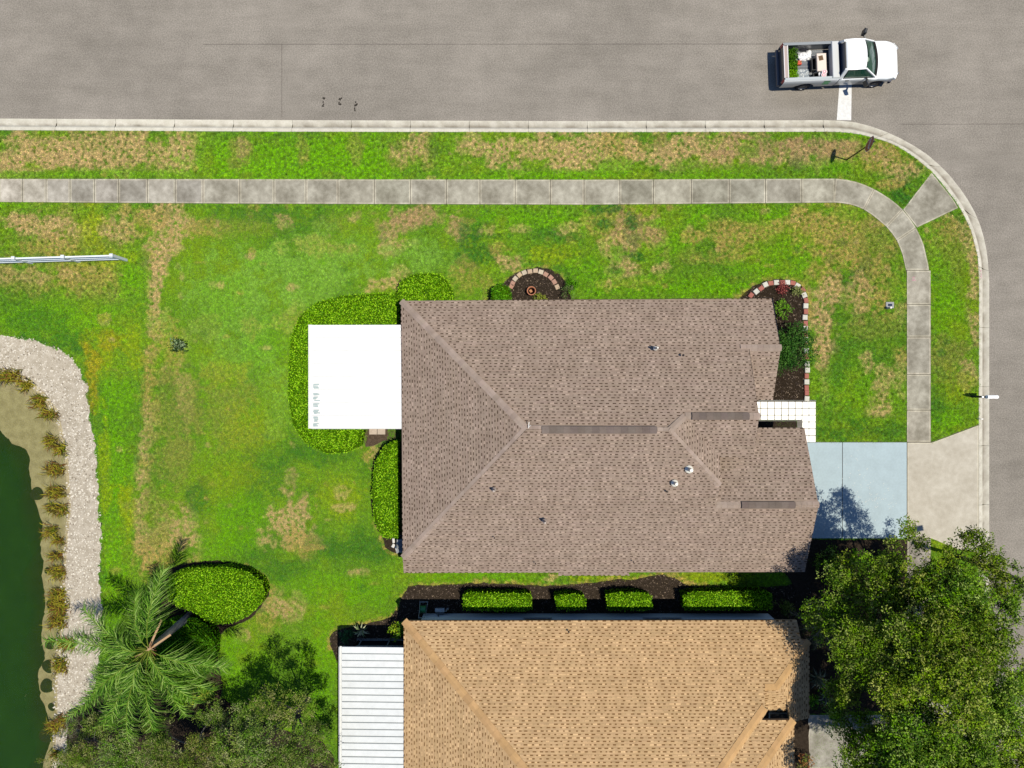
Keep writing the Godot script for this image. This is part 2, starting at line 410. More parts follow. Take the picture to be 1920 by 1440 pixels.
func lawn_map() -> void:
	var n := GW * GH
	mapR.resize(n); mapG.resize(n); mapB.resize(n); blocked.resize(n)
	nz1 = noise_bytes(GW, GH, 0.03, 5, 3)
	nz2 = noise_bytes(GW, GH, 0.10, 6, 2)
	nz3 = noise_bytes(GW, GH, 0.22, 7, 2)
	var nz4 := noise_bytes(GW, GH, 0.009, 8, 3)
	TONE = {"base": ph(104, 148, 28), "bright": ph(104, 162, 6), "dry": ph(190, 164, 108), "straw": ph(172, 154, 78), "olive": ph(130, 140, 56), "dark": ph(50, 106, 30), "pale": ph(122, 168, 56), "yellow": ph(144, 162, 18), "rust": ph(158, 146, 30), "brown": ph(174, 146, 100)}
	var b0: Color = TONE.base
	var b1: Color = TONE.dark
	var b2: Color = TONE.yellow
	for i in n:
		var t := (nz4[i] - 128) / 128.0
		var u := (nz1[i] - 128) / 128.0
		var c := b0
		if t < 0:
			c = c.lerp(b1, minf(-t * 0.55, 0.5))
		else:
			c = c.lerp(b2, minf(t * 0.4, 0.4))
		if u > 0.2:
			c = c.lerp(b2, (u - 0.2) * 0.4)
		mapR[i] = c.r; mapG[i] = c.g; mapB[i] = c.b
	# left lawn: the field below the fence, the mown garden, the strip along the pond
	for a in [
		# verge along the road
		[180, 290, 230, 60, "olive", 0.8], [60, 285, 90, 40, "dry", 0.75], [180, 282, 120, 34, "dry", 0.8], [300, 285, 70, 36, "dry", 0.8], [342, 285, 26, 38, "dry", 0.95], [20, 312, 60, 20, "dry", 0.7], [150, 300, 80, 18, "dry", 0.9],
		[190, 326, 200, 9, "bright", 0.75], [60, 328, 60, 8, "base", 0.7], [560, 292, 190, 50, "bright", 0.9], [690, 300, 130, 40, "bright", 0.85], [440, 300, 70, 36, "bright", 0.8],
		[455, 280, 22, 34, "olive", 0.8], [455, 275, 10, 22, "brown", 0.5], [565, 272, 12, 26, "olive", 0.75], [665, 272, 13, 28, "olive", 0.75], [770, 282, 52, 36, "olive", 0.85], [770, 276, 30, 24, "dry", 0.85], [820, 275, 20, 20, "dark", 0.5],
		[885, 268, 26, 24, "dry", 0.5], [1000, 282, 105, 34, "dry", 0.92], [1105, 284, 90, 34, "dry", 0.9], [1180, 278, 50, 24, "straw", 0.8], [1245, 288, 70, 32, "dry", 0.9], [1335, 280, 80, 30, "dry", 0.8], [1440, 282, 90, 30, "brown", 0.9], [1530, 276, 70, 26, "brown", 0.75], [1480, 300, 60, 20, "dry", 0.7],
		[1000, 328, 160, 9, "bright", 0.9], [1150, 312, 32, 18, "bright", 0.85], [1290, 312, 30, 15, "base", 0.8], [1400, 320, 60, 13, "base", 0.8], [1345, 328, 90, 8, "bright", 0.7], [1490, 308, 22, 16, "dark", 0.6], [1400, 280, 20, 12, "base", 0.8], [1230, 262, 18, 10, "olive", 0.7],
		[1650, 300, 70, 34, "straw", 0.85], [1600, 282, 50, 22, "brown", 0.6], [1690, 322, 40, 22, "dry", 0.7], [1560, 312, 60, 14, "bright", 0.6], [1690, 346, 20, 10, "dark", 0.7], [1688, 368, 22, 12, "dark", 0.8], [1640, 330, 30, 14, "base", 0.6], [1735, 332, 14, 14, "bright", 0.6], [1585, 255, 60, 6, "bright", 0.7], [1660, 345, 40, 10, "straw", 0.8],
		# verge on the right
		[1785, 470, 60, 60, "olive", 0.6], [1812, 440, 18, 50, "dry", 0.6], [1770, 440, 34, 26, "straw", 0.6], [1735, 432, 14, 14, "bright", 0.8], [1760, 520, 26, 60, "bright", 0.7], [1825, 525, 12, 45, "dry", 0.75], [1824, 610, 11, 48, "dry", 0.85], [1770, 600, 40, 40, "bright", 0.6], [1780, 655, 50, 30, "olive", 0.85], [1815, 700, 18, 40, "dry", 0.7], [1790, 725, 40, 30, "yellow", 0.6], [1770, 700, 30, 30, "olive", 0.5], [1770, 790, 44, 24, "bright", 0.75], [1775, 640, 9, 7, "dark", 0.7], [1765, 660, 8, 6, "dark", 0.7], [1756, 760, 16, 20, "dark", 0.5],
		# behind the walk, far left
		[130, 450, 150, 80, "olive", 0.75], [22, 412, 26, 24, "dry", 0.85], [75, 425, 44, 28, "dry", 0.8], [132, 432, 34, 26, "dry", 0.7], [172, 425, 30, 50, "yellow", 0.75], [236, 428, 44, 30, "dry", 0.75], [95, 460, 60, 16, "straw", 0.6], [20, 385, 40, 8, "bright", 0.7], [200, 390, 30, 9, "base", 0.6],
		[322, 412, 46, 34, "dry", 0.97], [300, 455, 30, 40, "dry", 0.95], [268, 420, 40, 30, "straw", 0.7], [304, 500, 15, 36, "dry", 0.95], [293, 550, 12, 46, "dry", 0.9], [288, 610, 14, 46, "dry", 0.75], [285, 670, 18, 46, "straw", 0.7], [280, 740, 14, 60, "straw", 0.75], [278, 800, 14, 50, "dry", 0.55], [264, 880, 14, 60, "dry", 0.75], [258, 960, 18, 50, "dry", 0.8], [270, 1010, 18, 40, "dry", 0.85],
		[385, 425, 40, 20, "straw", 0.75], [460, 425, 80, 22, "olive", 0.6], [500, 400, 130, 18, "dark", 0.6], [560, 420, 60, 24, "dark", 0.55], [535, 412, 20, 12, "dry", 0.5], [640, 420, 50, 22, "olive", 0.5],
		[60, 528, 90, 26, "olive", 0.85], [160, 528, 60, 30, "straw", 0.7], [190, 550, 60, 20, "olive", 0.7], [50, 515, 70, 14, "dry", 0.45], [245, 510, 22, 54, "bright", 0.8], [200, 480, 60, 16, "yellow", 0.6], [120, 600, 150, 34, "bright", 0.65], [80, 606, 50, 22, "dark", 0.5], [120, 640, 60, 18, "dark", 0.6], [160, 655, 24, 16, "dark", 0.5], [196, 600, 12, 12, "dry", 0.55],
		[190, 660, 30, 50, "yellow", 0.7], [172, 672, 18, 26, "rust", 0.7], [174, 735, 12, 40, "rust", 0.75], [205, 640, 26, 20, "rust", 0.5], [250, 640, 20, 60, "yellow", 0.6], [220, 760, 34, 70, "bright", 0.75], [225, 860, 32, 70, "bright", 0.75], [218, 960, 30, 70, "bright", 0.7], [196, 880, 10, 80, "yellow", 0.6], [240, 960, 16, 60, "yellow", 0.8], [212, 1060, 28, 60, "bright", 0.8], [215, 1130, 26, 50, "bright", 0.8], [190, 1080, 8, 30, "dark", 0.5],
		[330, 770, 50, 90, "olive", 0.7], [330, 860, 50, 50, "olive", 0.7], [320, 650, 22, 60, "straw", 0.55], [345, 740, 18, 50, "dry", 0.35], [315, 710, 14, 30, "dark", 0.35], [325, 1000, 44, 50, "dry", 0.9], [300, 1040, 50, 34, "straw", 0.85], [290, 960, 40, 50, "olive", 0.7], [375, 930, 26, 26, "dark", 0.65], [380, 960, 20, 20, "dark", 0.4],
		[450, 560, 100, 90, "pale", 0.75], [560, 520, 110, 60, "pale", 0.7], [630, 470, 90, 50, "pale", 0.65], [440, 660, 70, 60, "pale", 0.6], [500, 640, 50, 50, "bright", 0.4], [420, 560, 40, 50, "bright", 0.4], [380, 620, 30, 30, "olive", 0.4], [600, 460, 60, 16, "straw", 0.35], [550, 600, 40, 24, "straw", 0.3], [470, 610, 20, 20, "straw", 0.3],
		[420, 770, 70, 70, "olive", 0.65], [470, 800, 60, 50, "yellow", 0.5], [420, 700, 40, 30, "yellow", 0.4], [520, 750, 30, 60, "pale", 0.5], [500, 900, 90, 50, "dark", 0.5], [560, 860, 60, 24, "dark", 0.4], [430, 900, 40, 40, "yellow", 0.4], [450, 970, 64, 44, "bright", 0.7], [420, 1020, 40, 30, "bright", 0.7],
		[548, 985, 48, 46, "dry", 0.9], [560, 1020, 30, 30, "straw", 0.7], [548, 890, 10, 20, "dry", 0.6], [640, 930, 40, 46, "yellow", 0.5], [640, 920, 14, 12, "dry", 0.4], [645, 950, 24, 7, "dry", 0.6], [600, 880, 60, 30, "base", 0.4], [620, 850, 70, 14, "dark", 0.5], [670, 1020, 60, 30, "dark", 0.6], [600, 1010, 24, 40, "dark", 0.35], [690, 850, 14, 24, "straw", 0.8], [700, 845, 14, 18, "dry", 0.5],
		[664, 1072, 14, 8, "dry", 0.6], [680, 1070, 20, 8, "dry", 0.4], [535, 1140, 38, 28, "dry", 0.85], [462, 1190, 20, 14, "dry", 0.7], [500, 1165, 30, 20, "straw", 0.5], [600, 1100, 60, 34, "bright", 0.6], [700, 1110, 50, 24, "bright", 0.6], [600, 1230, 30, 90, "bright", 0.75], [560, 1180, 40, 24, "base", 0.5], [530, 1060, 60, 22, "dark", 0.45], [440, 1210, 30, 40, "bright", 0.5], [430, 1260, 20, 60, "bright", 0.6], [480, 1240, 30, 50, "bright", 0.5],
		# front lawn
		[712, 536, 36, 12, "dry", 0.85], [735, 425, 34, 26, "brown", 0.75], [752, 408, 30, 14, "brown", 0.75], [792, 404, 36, 18, "brown", 0.8], [738, 458, 34, 20, "dry", 0.75], [850, 428, 22, 20, "brown", 0.8], [752, 508, 14, 14, "dry", 0.5], [662, 412, 14, 14, "dry", 0.5], [790, 470, 54, 30, "pale", 0.75], [820, 490, 40, 24, "pale", 0.5],
		[886, 428, 20, 20, "dark", 0.85], [893, 478, 38, 26, "dark", 0.8], [915, 408, 14, 16, "dark", 0.7], [925, 442, 30, 9, "dark", 0.7], [925, 475, 12, 12, "dark", 0.6], [952, 490, 22, 16, "dry", 0.85], [935, 465, 20, 14, "straw", 0.6], [918, 430, 16, 14, "dry", 0.5], [880, 520, 40, 26, "straw", 0.45], [980, 410, 70, 20, "bright", 0.8], [1045, 440, 50, 14, "dark", 0.6], [1080, 415, 44, 20, "bright", 0.7], [1060, 475, 60, 20, "yellow", 0.6], [975, 428, 18, 7, "dry", 0.5], [1060, 428, 22, 8, "dry", 0.4],
		[1180, 430, 80, 50, "straw", 0.7], [1165, 420, 20, 30, "brown", 0.75], [1212, 430, 40, 36, "brown", 0.7], [1150, 468, 44, 22, "dry", 0.85], [1172, 500, 56, 18, "dry", 0.85], [1165, 515, 24, 8, "brown", 0.7], [1240, 500, 20, 10, "dry", 0.5], [1118, 392, 14, 10, "dark", 0.9], [1148, 390, 16, 9, "dark", 0.9], [1135, 420, 18, 12, "dark", 0.9], [1182, 412, 14, 16, "dark", 0.9], [1192, 448, 16, 10, "dark", 0.6], [1200, 482, 22, 16, "dark", 0.9], [1165, 475, 14, 12, "dark", 0.6], [1238, 418, 20, 12, "bright", 0.85], [1270, 445, 24, 20, "bright", 0.7], [1256, 470, 40, 14, "bright", 0.7],
		[1110, 500, 50, 40, "bright", 0.7], [1230, 535, 180, 20, "bright", 0.7], [1330, 540, 90, 16, "bright", 0.8], [1180, 530, 80, 10, "straw", 0.35], [1290, 480, 40, 16, "olive", 0.6], [1310, 410, 26, 28, "bright", 0.8], [1345, 430, 40, 24, "straw", 0.5], [1400, 440, 60, 26, "straw", 0.8], [1380, 475, 60, 16, "straw", 0.6], [1300, 440, 24, 14, "straw", 0.7], [1440, 405, 60, 14, "bright", 0.7], [1480, 470, 70, 34, "bright", 0.65], [1430, 500, 60, 16, "bright", 0.6],
		[1560, 430, 80, 44, "straw", 0.85], [1600, 470, 60, 40, "straw", 0.85], [1650, 460, 44, 56, "olive", 0.85], [1630, 500, 40, 30, "straw", 0.7], [1520, 410, 40, 18, "straw", 0.5], [1575, 455, 14, 10, "dark", 0.6], [1590, 400, 30, 12, "bright", 0.5], [1590, 525, 44, 20, "dark", 0.75], [1625, 490, 14, 14, "dark", 0.5], [1545, 520, 30, 24, "straw", 0.7], [1545, 560, 28, 40, "dry", 0.85], [1548, 620, 22, 50, "dry", 0.97], [1542, 670, 16, 40, "dry", 0.95], [1546, 730, 8, 30, "dry", 0.6], [1640, 555, 60, 30, "straw", 0.85], [1600, 555, 40, 34, "dry", 0.6], [1680, 550, 16, 30, "bright", 0.7], [1690, 580, 14, 18, "dry", 0.4],
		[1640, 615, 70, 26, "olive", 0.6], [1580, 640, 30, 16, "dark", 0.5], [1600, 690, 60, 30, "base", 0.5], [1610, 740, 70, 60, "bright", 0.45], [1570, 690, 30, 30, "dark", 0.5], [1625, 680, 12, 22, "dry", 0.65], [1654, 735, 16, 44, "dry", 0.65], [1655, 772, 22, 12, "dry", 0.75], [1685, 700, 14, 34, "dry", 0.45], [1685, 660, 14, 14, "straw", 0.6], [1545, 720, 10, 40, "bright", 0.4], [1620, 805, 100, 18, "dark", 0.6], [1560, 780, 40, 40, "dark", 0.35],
		# between the houses and under the tree
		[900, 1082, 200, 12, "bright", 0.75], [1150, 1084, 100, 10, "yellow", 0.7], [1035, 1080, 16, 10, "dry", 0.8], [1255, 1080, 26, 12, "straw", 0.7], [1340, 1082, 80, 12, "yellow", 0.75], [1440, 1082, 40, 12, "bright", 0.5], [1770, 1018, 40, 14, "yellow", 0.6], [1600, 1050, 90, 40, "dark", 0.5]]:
		blob(a[0], a[1], a[2], a[3], a[4], a[5])
	for b in 260:   # small tufts and bare specks everywhere, more on the verges
		var far := b % 2 == 0
		var y := rng.randf_range(250, 560) if far else rng.randf_range(380, 1150)
		var x := rng.randf_range(0, 1830) if far else rng.randf_range(180, 740)
		blob(x, y, rng.randf_range(4, 11), rng.randf_range(3, 8), ["dark", "straw", "bright", "dry"][rng.randi() % 4], rng.randf_range(0.25, 0.6))
	fringe(BED_SIDE.slice(0, 18), 7, "straw", 0.95)
	fringe(BED_LANAI.slice(0, 9), 7, "straw", 0.95)
	fringe(BED_FRONT.slice(0, 9), 9, "straw", 0.85)
	fringe(BED_HEDGE.slice(4, 9), 6, "straw", 0.9)
	fringe(BED_POT.slice(0, 9), 5, "straw", 0.5)
	fringe(BED_OVAL.slice(4, 9), 5, "straw", 0.5)
	fringe(POND_EDGE.slice(3, 22), 4, "dark", 0.5)
	# where no grass grows
	var walk: Array = WALK_OUT.duplicate()
	var back: Array = WALK_IN.duplicate()
	back.reverse()
	walk.append_array(back)
	for p in [walk, BED_POT, BED_FRONT, BED_SIDE, BED_LANAI, BED_OVAL, BED_HEDGE,
			[[1746, 323], [1692, 392], [1719, 427], [1796, 390]], [[1500, 752], [1530, 752], [1530, 829], [1500, 829]],
			[[1480, 1330], [1520, 1330], [1520, 1520], [1480, 1520]], [[1440, 1011], [1699, 1011], [1699, 1120], [1490, 1120], [1470, 1072], [1440, 1072]],
			[[1400, 829], [1700, 829], [1746, 829], [1836, 796], [1836, 1036], [1795, 1030], [1745, 1009], [1745, 1440], [1700, 1440], [1700, 1009], [1400, 1009]],
			[[776, 578], [1420, 578], [1420, 1050], [776, 1050]], [[585, 615], [770, 615], [770, 800], [585, 800]], [[774, 1140], [1480, 1140], [1480, 1500], [774, 1500]], [[655, 1190], [774, 1190], [774, 1500], [655, 1500]], [[690, 800], [726, 800], [726, 832], [684, 838]], [[128, 1335], [200, 1300], [300, 1290], [420, 1310], [470, 1340], [540, 1372], [600, 1385], [628, 1420], [630, 1560], [122, 1560]]]:
		block(p)

func road_and_walks() -> void:
	# ground far around, below everything
	var b := MB.new()
	b.quad(Vector3(-600, -1.6, 600), Vector3(600, -1.6, 600), Vector3(600, -1.6, -600), Vector3(-600, -1.6, -600), ph(96, 130, 44))
	part("ground", b, M.sand, null, "structure")
	# asphalt
	b = MB.new()
	var rp := GP(KERB_OUT)
	rp.append(Vector2(80, G(0, 2300).y)); rp.append(Vector2(80, -80)); rp.append(Vector2(G(-1500, 0).x, -80))
	b.plate(rp, -0.10, -0.10, ph(188, 180, 169))
	part("road", b, M.asphalt, null, "structure")
	# the newer paving of the side street and the seams between paving passes
	var paint := structure("road_markings", Vector3(17, -0.09, -15))
	b = MB.new()
	b.plate(GP([[1574, 157], [1597, 157], [1596, 225.5], [1569, 225]], -0.096), -0.0965, -0.0965, ph(252, 252, 250, 1.1))
	part("stop_line", b, mat(0.7, 0.0, grain(256, 0.02, 0.08, 0.3, Color(0.8, 0.8, 0.8), Color(1, 1, 1), 131, Vector3(0.3, 0.3, 0.4)), 1.1), paint)
	for s in [[[528, 83], [528.8, 83], [528.8, 221], [528, 221]], [[380, 82.6], [1460, 82.0], [1460, 83.0], [380, 83.4]], [[1690, 232.6], [2300, 231], [2300, 232.0], [1690, 233.4]]]:
		b = MB.new()
		b.plate(GP(s, -0.096), -0.0965, -0.0965, ph(132, 126, 119))
		part("paving_seam", b, M.asphalt, paint)
	for s in [[606, 190], [637, 187], [667, 198]]:
		b = MB.new()
		for k in 7:
			var o := Vector2(s[0] + rng.randf_range(-2.5, 2.5), s[1] + rng.randf_range(-8, 8))
			var poly := []
			for q in 7:
				var t := TAU * q / 7
				poly.append([o.x + cos(t) * rng.randf_range(0.7, 2.4), o.y + sin(t) * rng.randf_range(0.8, 2.6)])
			b.plate(GP(poly), -0.0955 + k * 0.0006, -0.0955, ph(84, 78, 74))
		var st := part("tar_stain", b, M.asphalt, paint)
		st.set_meta("label", "small dark tar stain on the grey asphalt")
	# kerbs: a rolled kerb with a gutter pan, one casting after the other
	var kerb := structure("kerb", Vector3(0, 0, G(0, 235).y))
	var out := GP(KERB_OUT); var inn := GP(KERB_IN)
	var dist := [0.0]
	for i in range(1, out.size()):
		dist.append(dist[i - 1] + (out[i] + inn[i]).distance_to(out[i - 1] + inn[i - 1]) / 2)
	var at := func(d: float) -> Array:
		for i in range(1, dist.size()):
			if d <= dist[i]:
				var t: float = (d - dist[i - 1]) / (dist[i] - dist[i - 1])
				return [out[i - 1].lerp(out[i], t), inn[i - 1].lerp(inn[i], t)]
		return [out[-1], inn[-1]]
	var seg := 3.08
	var start := 19.91
	var prof := [[-0.02, -0.2], [0.0, -0.088], [0.32, -0.115], [0.5, -0.118], [0.60, -0.08], [0.68, -0.022], [0.76, 0.012], [0.97, 0.018], [1.0, 0.008], [1.01, -0.25]]
	var stain := FastNoiseLite.new()
	stain.seed = 77; stain.frequency = 0.9
	var white := ph(244, 240, 226)
	var dirt := ph(164, 156, 142)
	for k in 36:
		var d0: float = start + k * seg + 0.006
		var d1: float = start + (k + 1) * seg - 0.006
		b = MB.new()
		var steps := 18
		var rows := []
		var newer := k < 12
		for i in steps + 1:
			var r: Array = at.call(lerpf(d0, d1, float(i) / steps))
			var row := []
			for q in prof:
				var w: Vector2 = r[0].lerp(r[1], q[0])
				row.append(Vector3(w.x, q[1], w.y))
			rows.append(row)
		var tone := rng.randf_range(0.94, 1.04)
		var tint := func(i: int, j: int) -> Color:
			var a: Vector3 = rows[i][j]
			var g := 0.0
			if j >= 2 and j <= 4:
				g = clampf(stain.get_noise_2d(a.x * 1.1, a.z * 1.1) * 0.9 + (0.45 if newer else 0.75), 0.0, 0.95) * (1.0 if j == 3 else 0.55)
				if j == 2 and newer:
					g *= 0.35
			elif j == 1 and not newer:
				g = clampf(stain.get_noise_2d(a.x * 2.0 + 5, a.z * 2.0) * 0.7, 0.0, 0.5)
			if k > 16 and j >= 6:
				g = maxf(g, clampf(stain.get_noise_2d(a.x * 3.0 + 9, a.z * 3.0) * 0.9, 0, 0.4))
			return shade(white, tone).lerp(dirt, g)
		for i in steps:
			for j in prof.size() - 1:
				var c00: Color = tint.call(i, j); var c01: Color = tint.call(i, j + 1)
				var c10: Color = tint.call(i + 1, j); var c11: Color = tint.call(i + 1, j + 1)
				b.tri2(rows[i][j], rows[i][j + 1], rows[i + 1][j + 1], c00, c01, c11)
				b.tri2(rows[i][j], rows[i + 1][j + 1], rows[i + 1][j], c00, c11, c10)
		for e in [0, steps]:
			for j in range(1, prof.size() - 2):
				b.tri(rows[e][0], rows[e][j], rows[e][j + 1], dirt)
		part("kerb_casting", b, M.kerb, kerb)
	# pavement slabs
	var walk := structure("sidewalk", Vector3(0, 0, G(0, 360).y))
	var slab := func(poly: PackedVector2Array, tone: Color, parent: Node, called: String, m: Material, top: float) -> void:
		var bb := MB.new()
		var p := poly
		if Geometry2D.is_polygon_clockwise(p):
			p = p.duplicate(); p.reverse()
		var inner := Geometry2D.offset_polygon(p, -0.075)
		var edge := Geometry2D.offset_polygon(p, -0.007)
		if inner.size() == 1 and edge.size() == 1:
			bb.plate(inner[0], top, top, tone)
			# cleaner, paler tooled margin
			var rim: PackedVector2Array = edge[0]
			var light := tone.lerp(ph(236, 229, 208), 0.75)
			bb.plate(rim, top - 0.003, -0.12, light)
		else:
			bb.plate(p, top, -0.12, tone)
		part(called, bb, m, parent)
	var base := MB.new()
	var bp: Array = WALK_OUT.duplicate()
	var bq: Array = WALK_IN.duplicate()
	bq.reverse()
	bp.append_array(bq)
	base.plate(GP(bp), 0.013, -0.05, ph(120, 114, 102))
	base.plate(GP([[1695, 828], [1747, 828], [1835, 795], [1835, 1030], [1745, 1008], [1745, 1480], [1700, 1480], [1700, 1008], [1440, 1008], [1440, 828]]), 0.011, -0.05, ph(120, 114, 102))
	part("joint_bed", base, M.concrete, walk)
	var jx := [-180, -135, -90, -45, 0, 43, 87, 132, 178, 223, 277, 329, 381, 450, 514, 574, 634, 702, 770, 837, 900, 966, 1032, 1095, 1162, 1225, 1296, 1367, 1435, 1503, 1565]
	var edge_y := func(line: Array, x: float) -> float:
		for i in range(1, line.size()):
			if x <= line[i][0]:
				return lerpf(line[i - 1][1], line[i][1], (x - line[i - 1][0]) / float(line[i][0] - line[i - 1][0]))
		return line[-1][1]
	for i in jx.size() - 1:
		var x0: float = jx[i] + 0.3
		var x1: float = jx[i + 1] - 0.3
		var tone := ph(222, 216, 203) if i < 12 else ph(198, 194, 178)
		if i >= 6 and i < 12:
			tone = ph(206, 201, 189)
		slab.call(GP([[x0, edge_y.call(WALK_OUT, x0)], [x1, edge_y.call(WALK_OUT, x1)], [x1, edge_y.call(WALK_IN, x1)], [x0, edge_y.call(WALK_IN, x0)]]), vary(tone, 0.12), walk, "slab", M.concrete, 0.03 + rng.randf_range(0, 0.004))
	for r in [[4, 8], [8, 12], [12, 14]]:
		var poly := []
		for i in range(r[0], r[1] + 1):
			poly.append(WALK_OUT[i])
		var lo: int = {4: 4, 8: 8, 12: 11, 14: 13}[r[0]]
		var hi: int = {8: 8, 12: 11, 14: 13}[r[1]]
		for i in range(hi, lo - 1, -1):
			poly.append(WALK_IN[i])
		slab.call(GP(poly), vary(ph(200, 196, 180), 0.08), walk, "slab", M.concrete, 0.03)
	slab.call(GP([WALK_OUT[14], WALK_OUT[15], WALK_OUT[16], WALK_OUT[17], [1741.5, 506.6], [1698, 506.6], WALK_IN[15], WALK_IN[14], WALK_IN[13]]), ph(200, 196, 180), walk, "slab", M.concrete, 0.03)
	var jy := [507, 571, 632, 702, 769, 829]
	for i in jy.size() - 1:
		slab.call(GP([[1700, jy[i] + 0.3], [1744.5, jy[i] + 0.3], [1744.5, jy[i + 1] - 0.3], [1700, jy[i + 1] - 0.3]]), vary(ph(202, 197, 182), 0.09), walk, "slab", M.concrete, 0.03)
	slab.call(GP([[1746.5, 323.5], [1693, 393], [1719, 427], [1796.5, 390], [1788, 375], [1773, 356]]), ph(192, 188, 174), walk, "ramp_slab", M.concrete, 0.02)
	# driveway: two painted panels, then the bare apron
	var drive := structure("driveway", Vector3(18, 0, 6))
	for q in [[[1440, 829.5], [1578.4, 829.5], [1578.4, 1009], [1440, 1009]], [[1579.6, 829.5], [1699.4, 829.5], [1699.4, 1009], [1579.6, 1009]]]:
		var pb := MB.new()
		pb.plate(GP(q), 0.034, -0.1, ph(180, 203, 211))
		part("painted_panel", pb, M.blue, drive)
	slab.call(GP([[1700.6, 829.6], [1747, 829.6], [1834.5, 797], [1834.5, 1036], [1796, 1030], [1745, 1009], [1700.6, 1009]]), ph(220, 213, 199), drive, "apron_slab", M.apron, 0.03)
	for y in [1009.6, 1070, 1130, 1190, 1250, 1310, 1370, 1430]:
		slab.call(GP([[1700.6, y], [1744.5, y], [1744.5, y + 59.4], [1700.6, y + 59.4]]), vary(ph(186, 180, 168), 0.06), walk, "slab", M.concrete, 0.03)
	# the neighbour's driveway and front path, mostly under the tree
	var drive2 := structure("neighbour_driveway", Vector3(19, 0, 17))
	for q in [[[1515, 1340], [1699.4, 1340], [1699.4, 1440], [1515, 1440]], [[1515, 1441], [1699.4, 1441], [1699.4, 1600], [1515, 1600]], [[1746, 1300], [1834.5, 1270], [1834.5, 1440], [1746, 1440]], [[1746, 1441], [1834.5, 1441], [1834.5, 1600], [1746, 1600]]]:
		slab.call(GP(q), vary(ph(200, 196, 186), 0.04), drive2, "drive_slab", M.concrete, 0.03)
	# chips where the blue paint has come off
	var chips := MB.new()
	for k in 150:
		var near := k % 3
		var c: Vector2 = [Vector2(1558, 945), Vector2(1640, 935), Vector2(1610, 900)][near]
		var q := c + Vector2(rng.randfn(0, 22), rng.randfn(0, 14 if near < 2 else 34))
		if q.x < 1536 or q.x > 1698 or q.y < 832 or q.y > 1006:
			continue
		var poly := []
		for t in 6:
			poly.append([q.x + cos(TAU * t / 6) * rng.randf_range(0.3, 1.3), q.y + sin(TAU * t / 6) * rng.randf_range(0.3, 0.9)])
		chips.plate(GP(poly, 0.038), 0.038 + k * 0.00002, 0.038, ph(226, 228, 222))
	part("paint_chips", chips, M.plain, drive, "stuff")
	# pale pink utility paint on the walk and the kerb
	for q in [[1712, 523, 4.5, 4], [1838.5, 515, 2.0, 9]]:
		var pm := MB.new()
		for k in 12:
			var o := Vector2(q[0] + rng.randf_range(-q[2], q[2]), q[1] + rng.randf_range(-q[3], q[3]))
			var a := rng.randf() * TAU
			var d := Vector2(cos(a), sin(a)) * rng.randf_range(1, 2.4)
			var e := d.orthogonal().normalized() * 0.4
			var yy := 0.0345 if q[0] < 1800 else 0.0215
			pm.plate(GP([[o.x - e.x, o.y - e.y], [o.x + d.x - e.x, o.y + d.y - e.y], [o.x + d.x + e.x, o.y + d.y + e.y], [o.x + e.x, o.y + e.y]]), yy + k * 0.0003, yy, ph(222, 150, 176))
		part("utility_mark", pm, M.plain, walk if q[0] < 1800 else kerb)

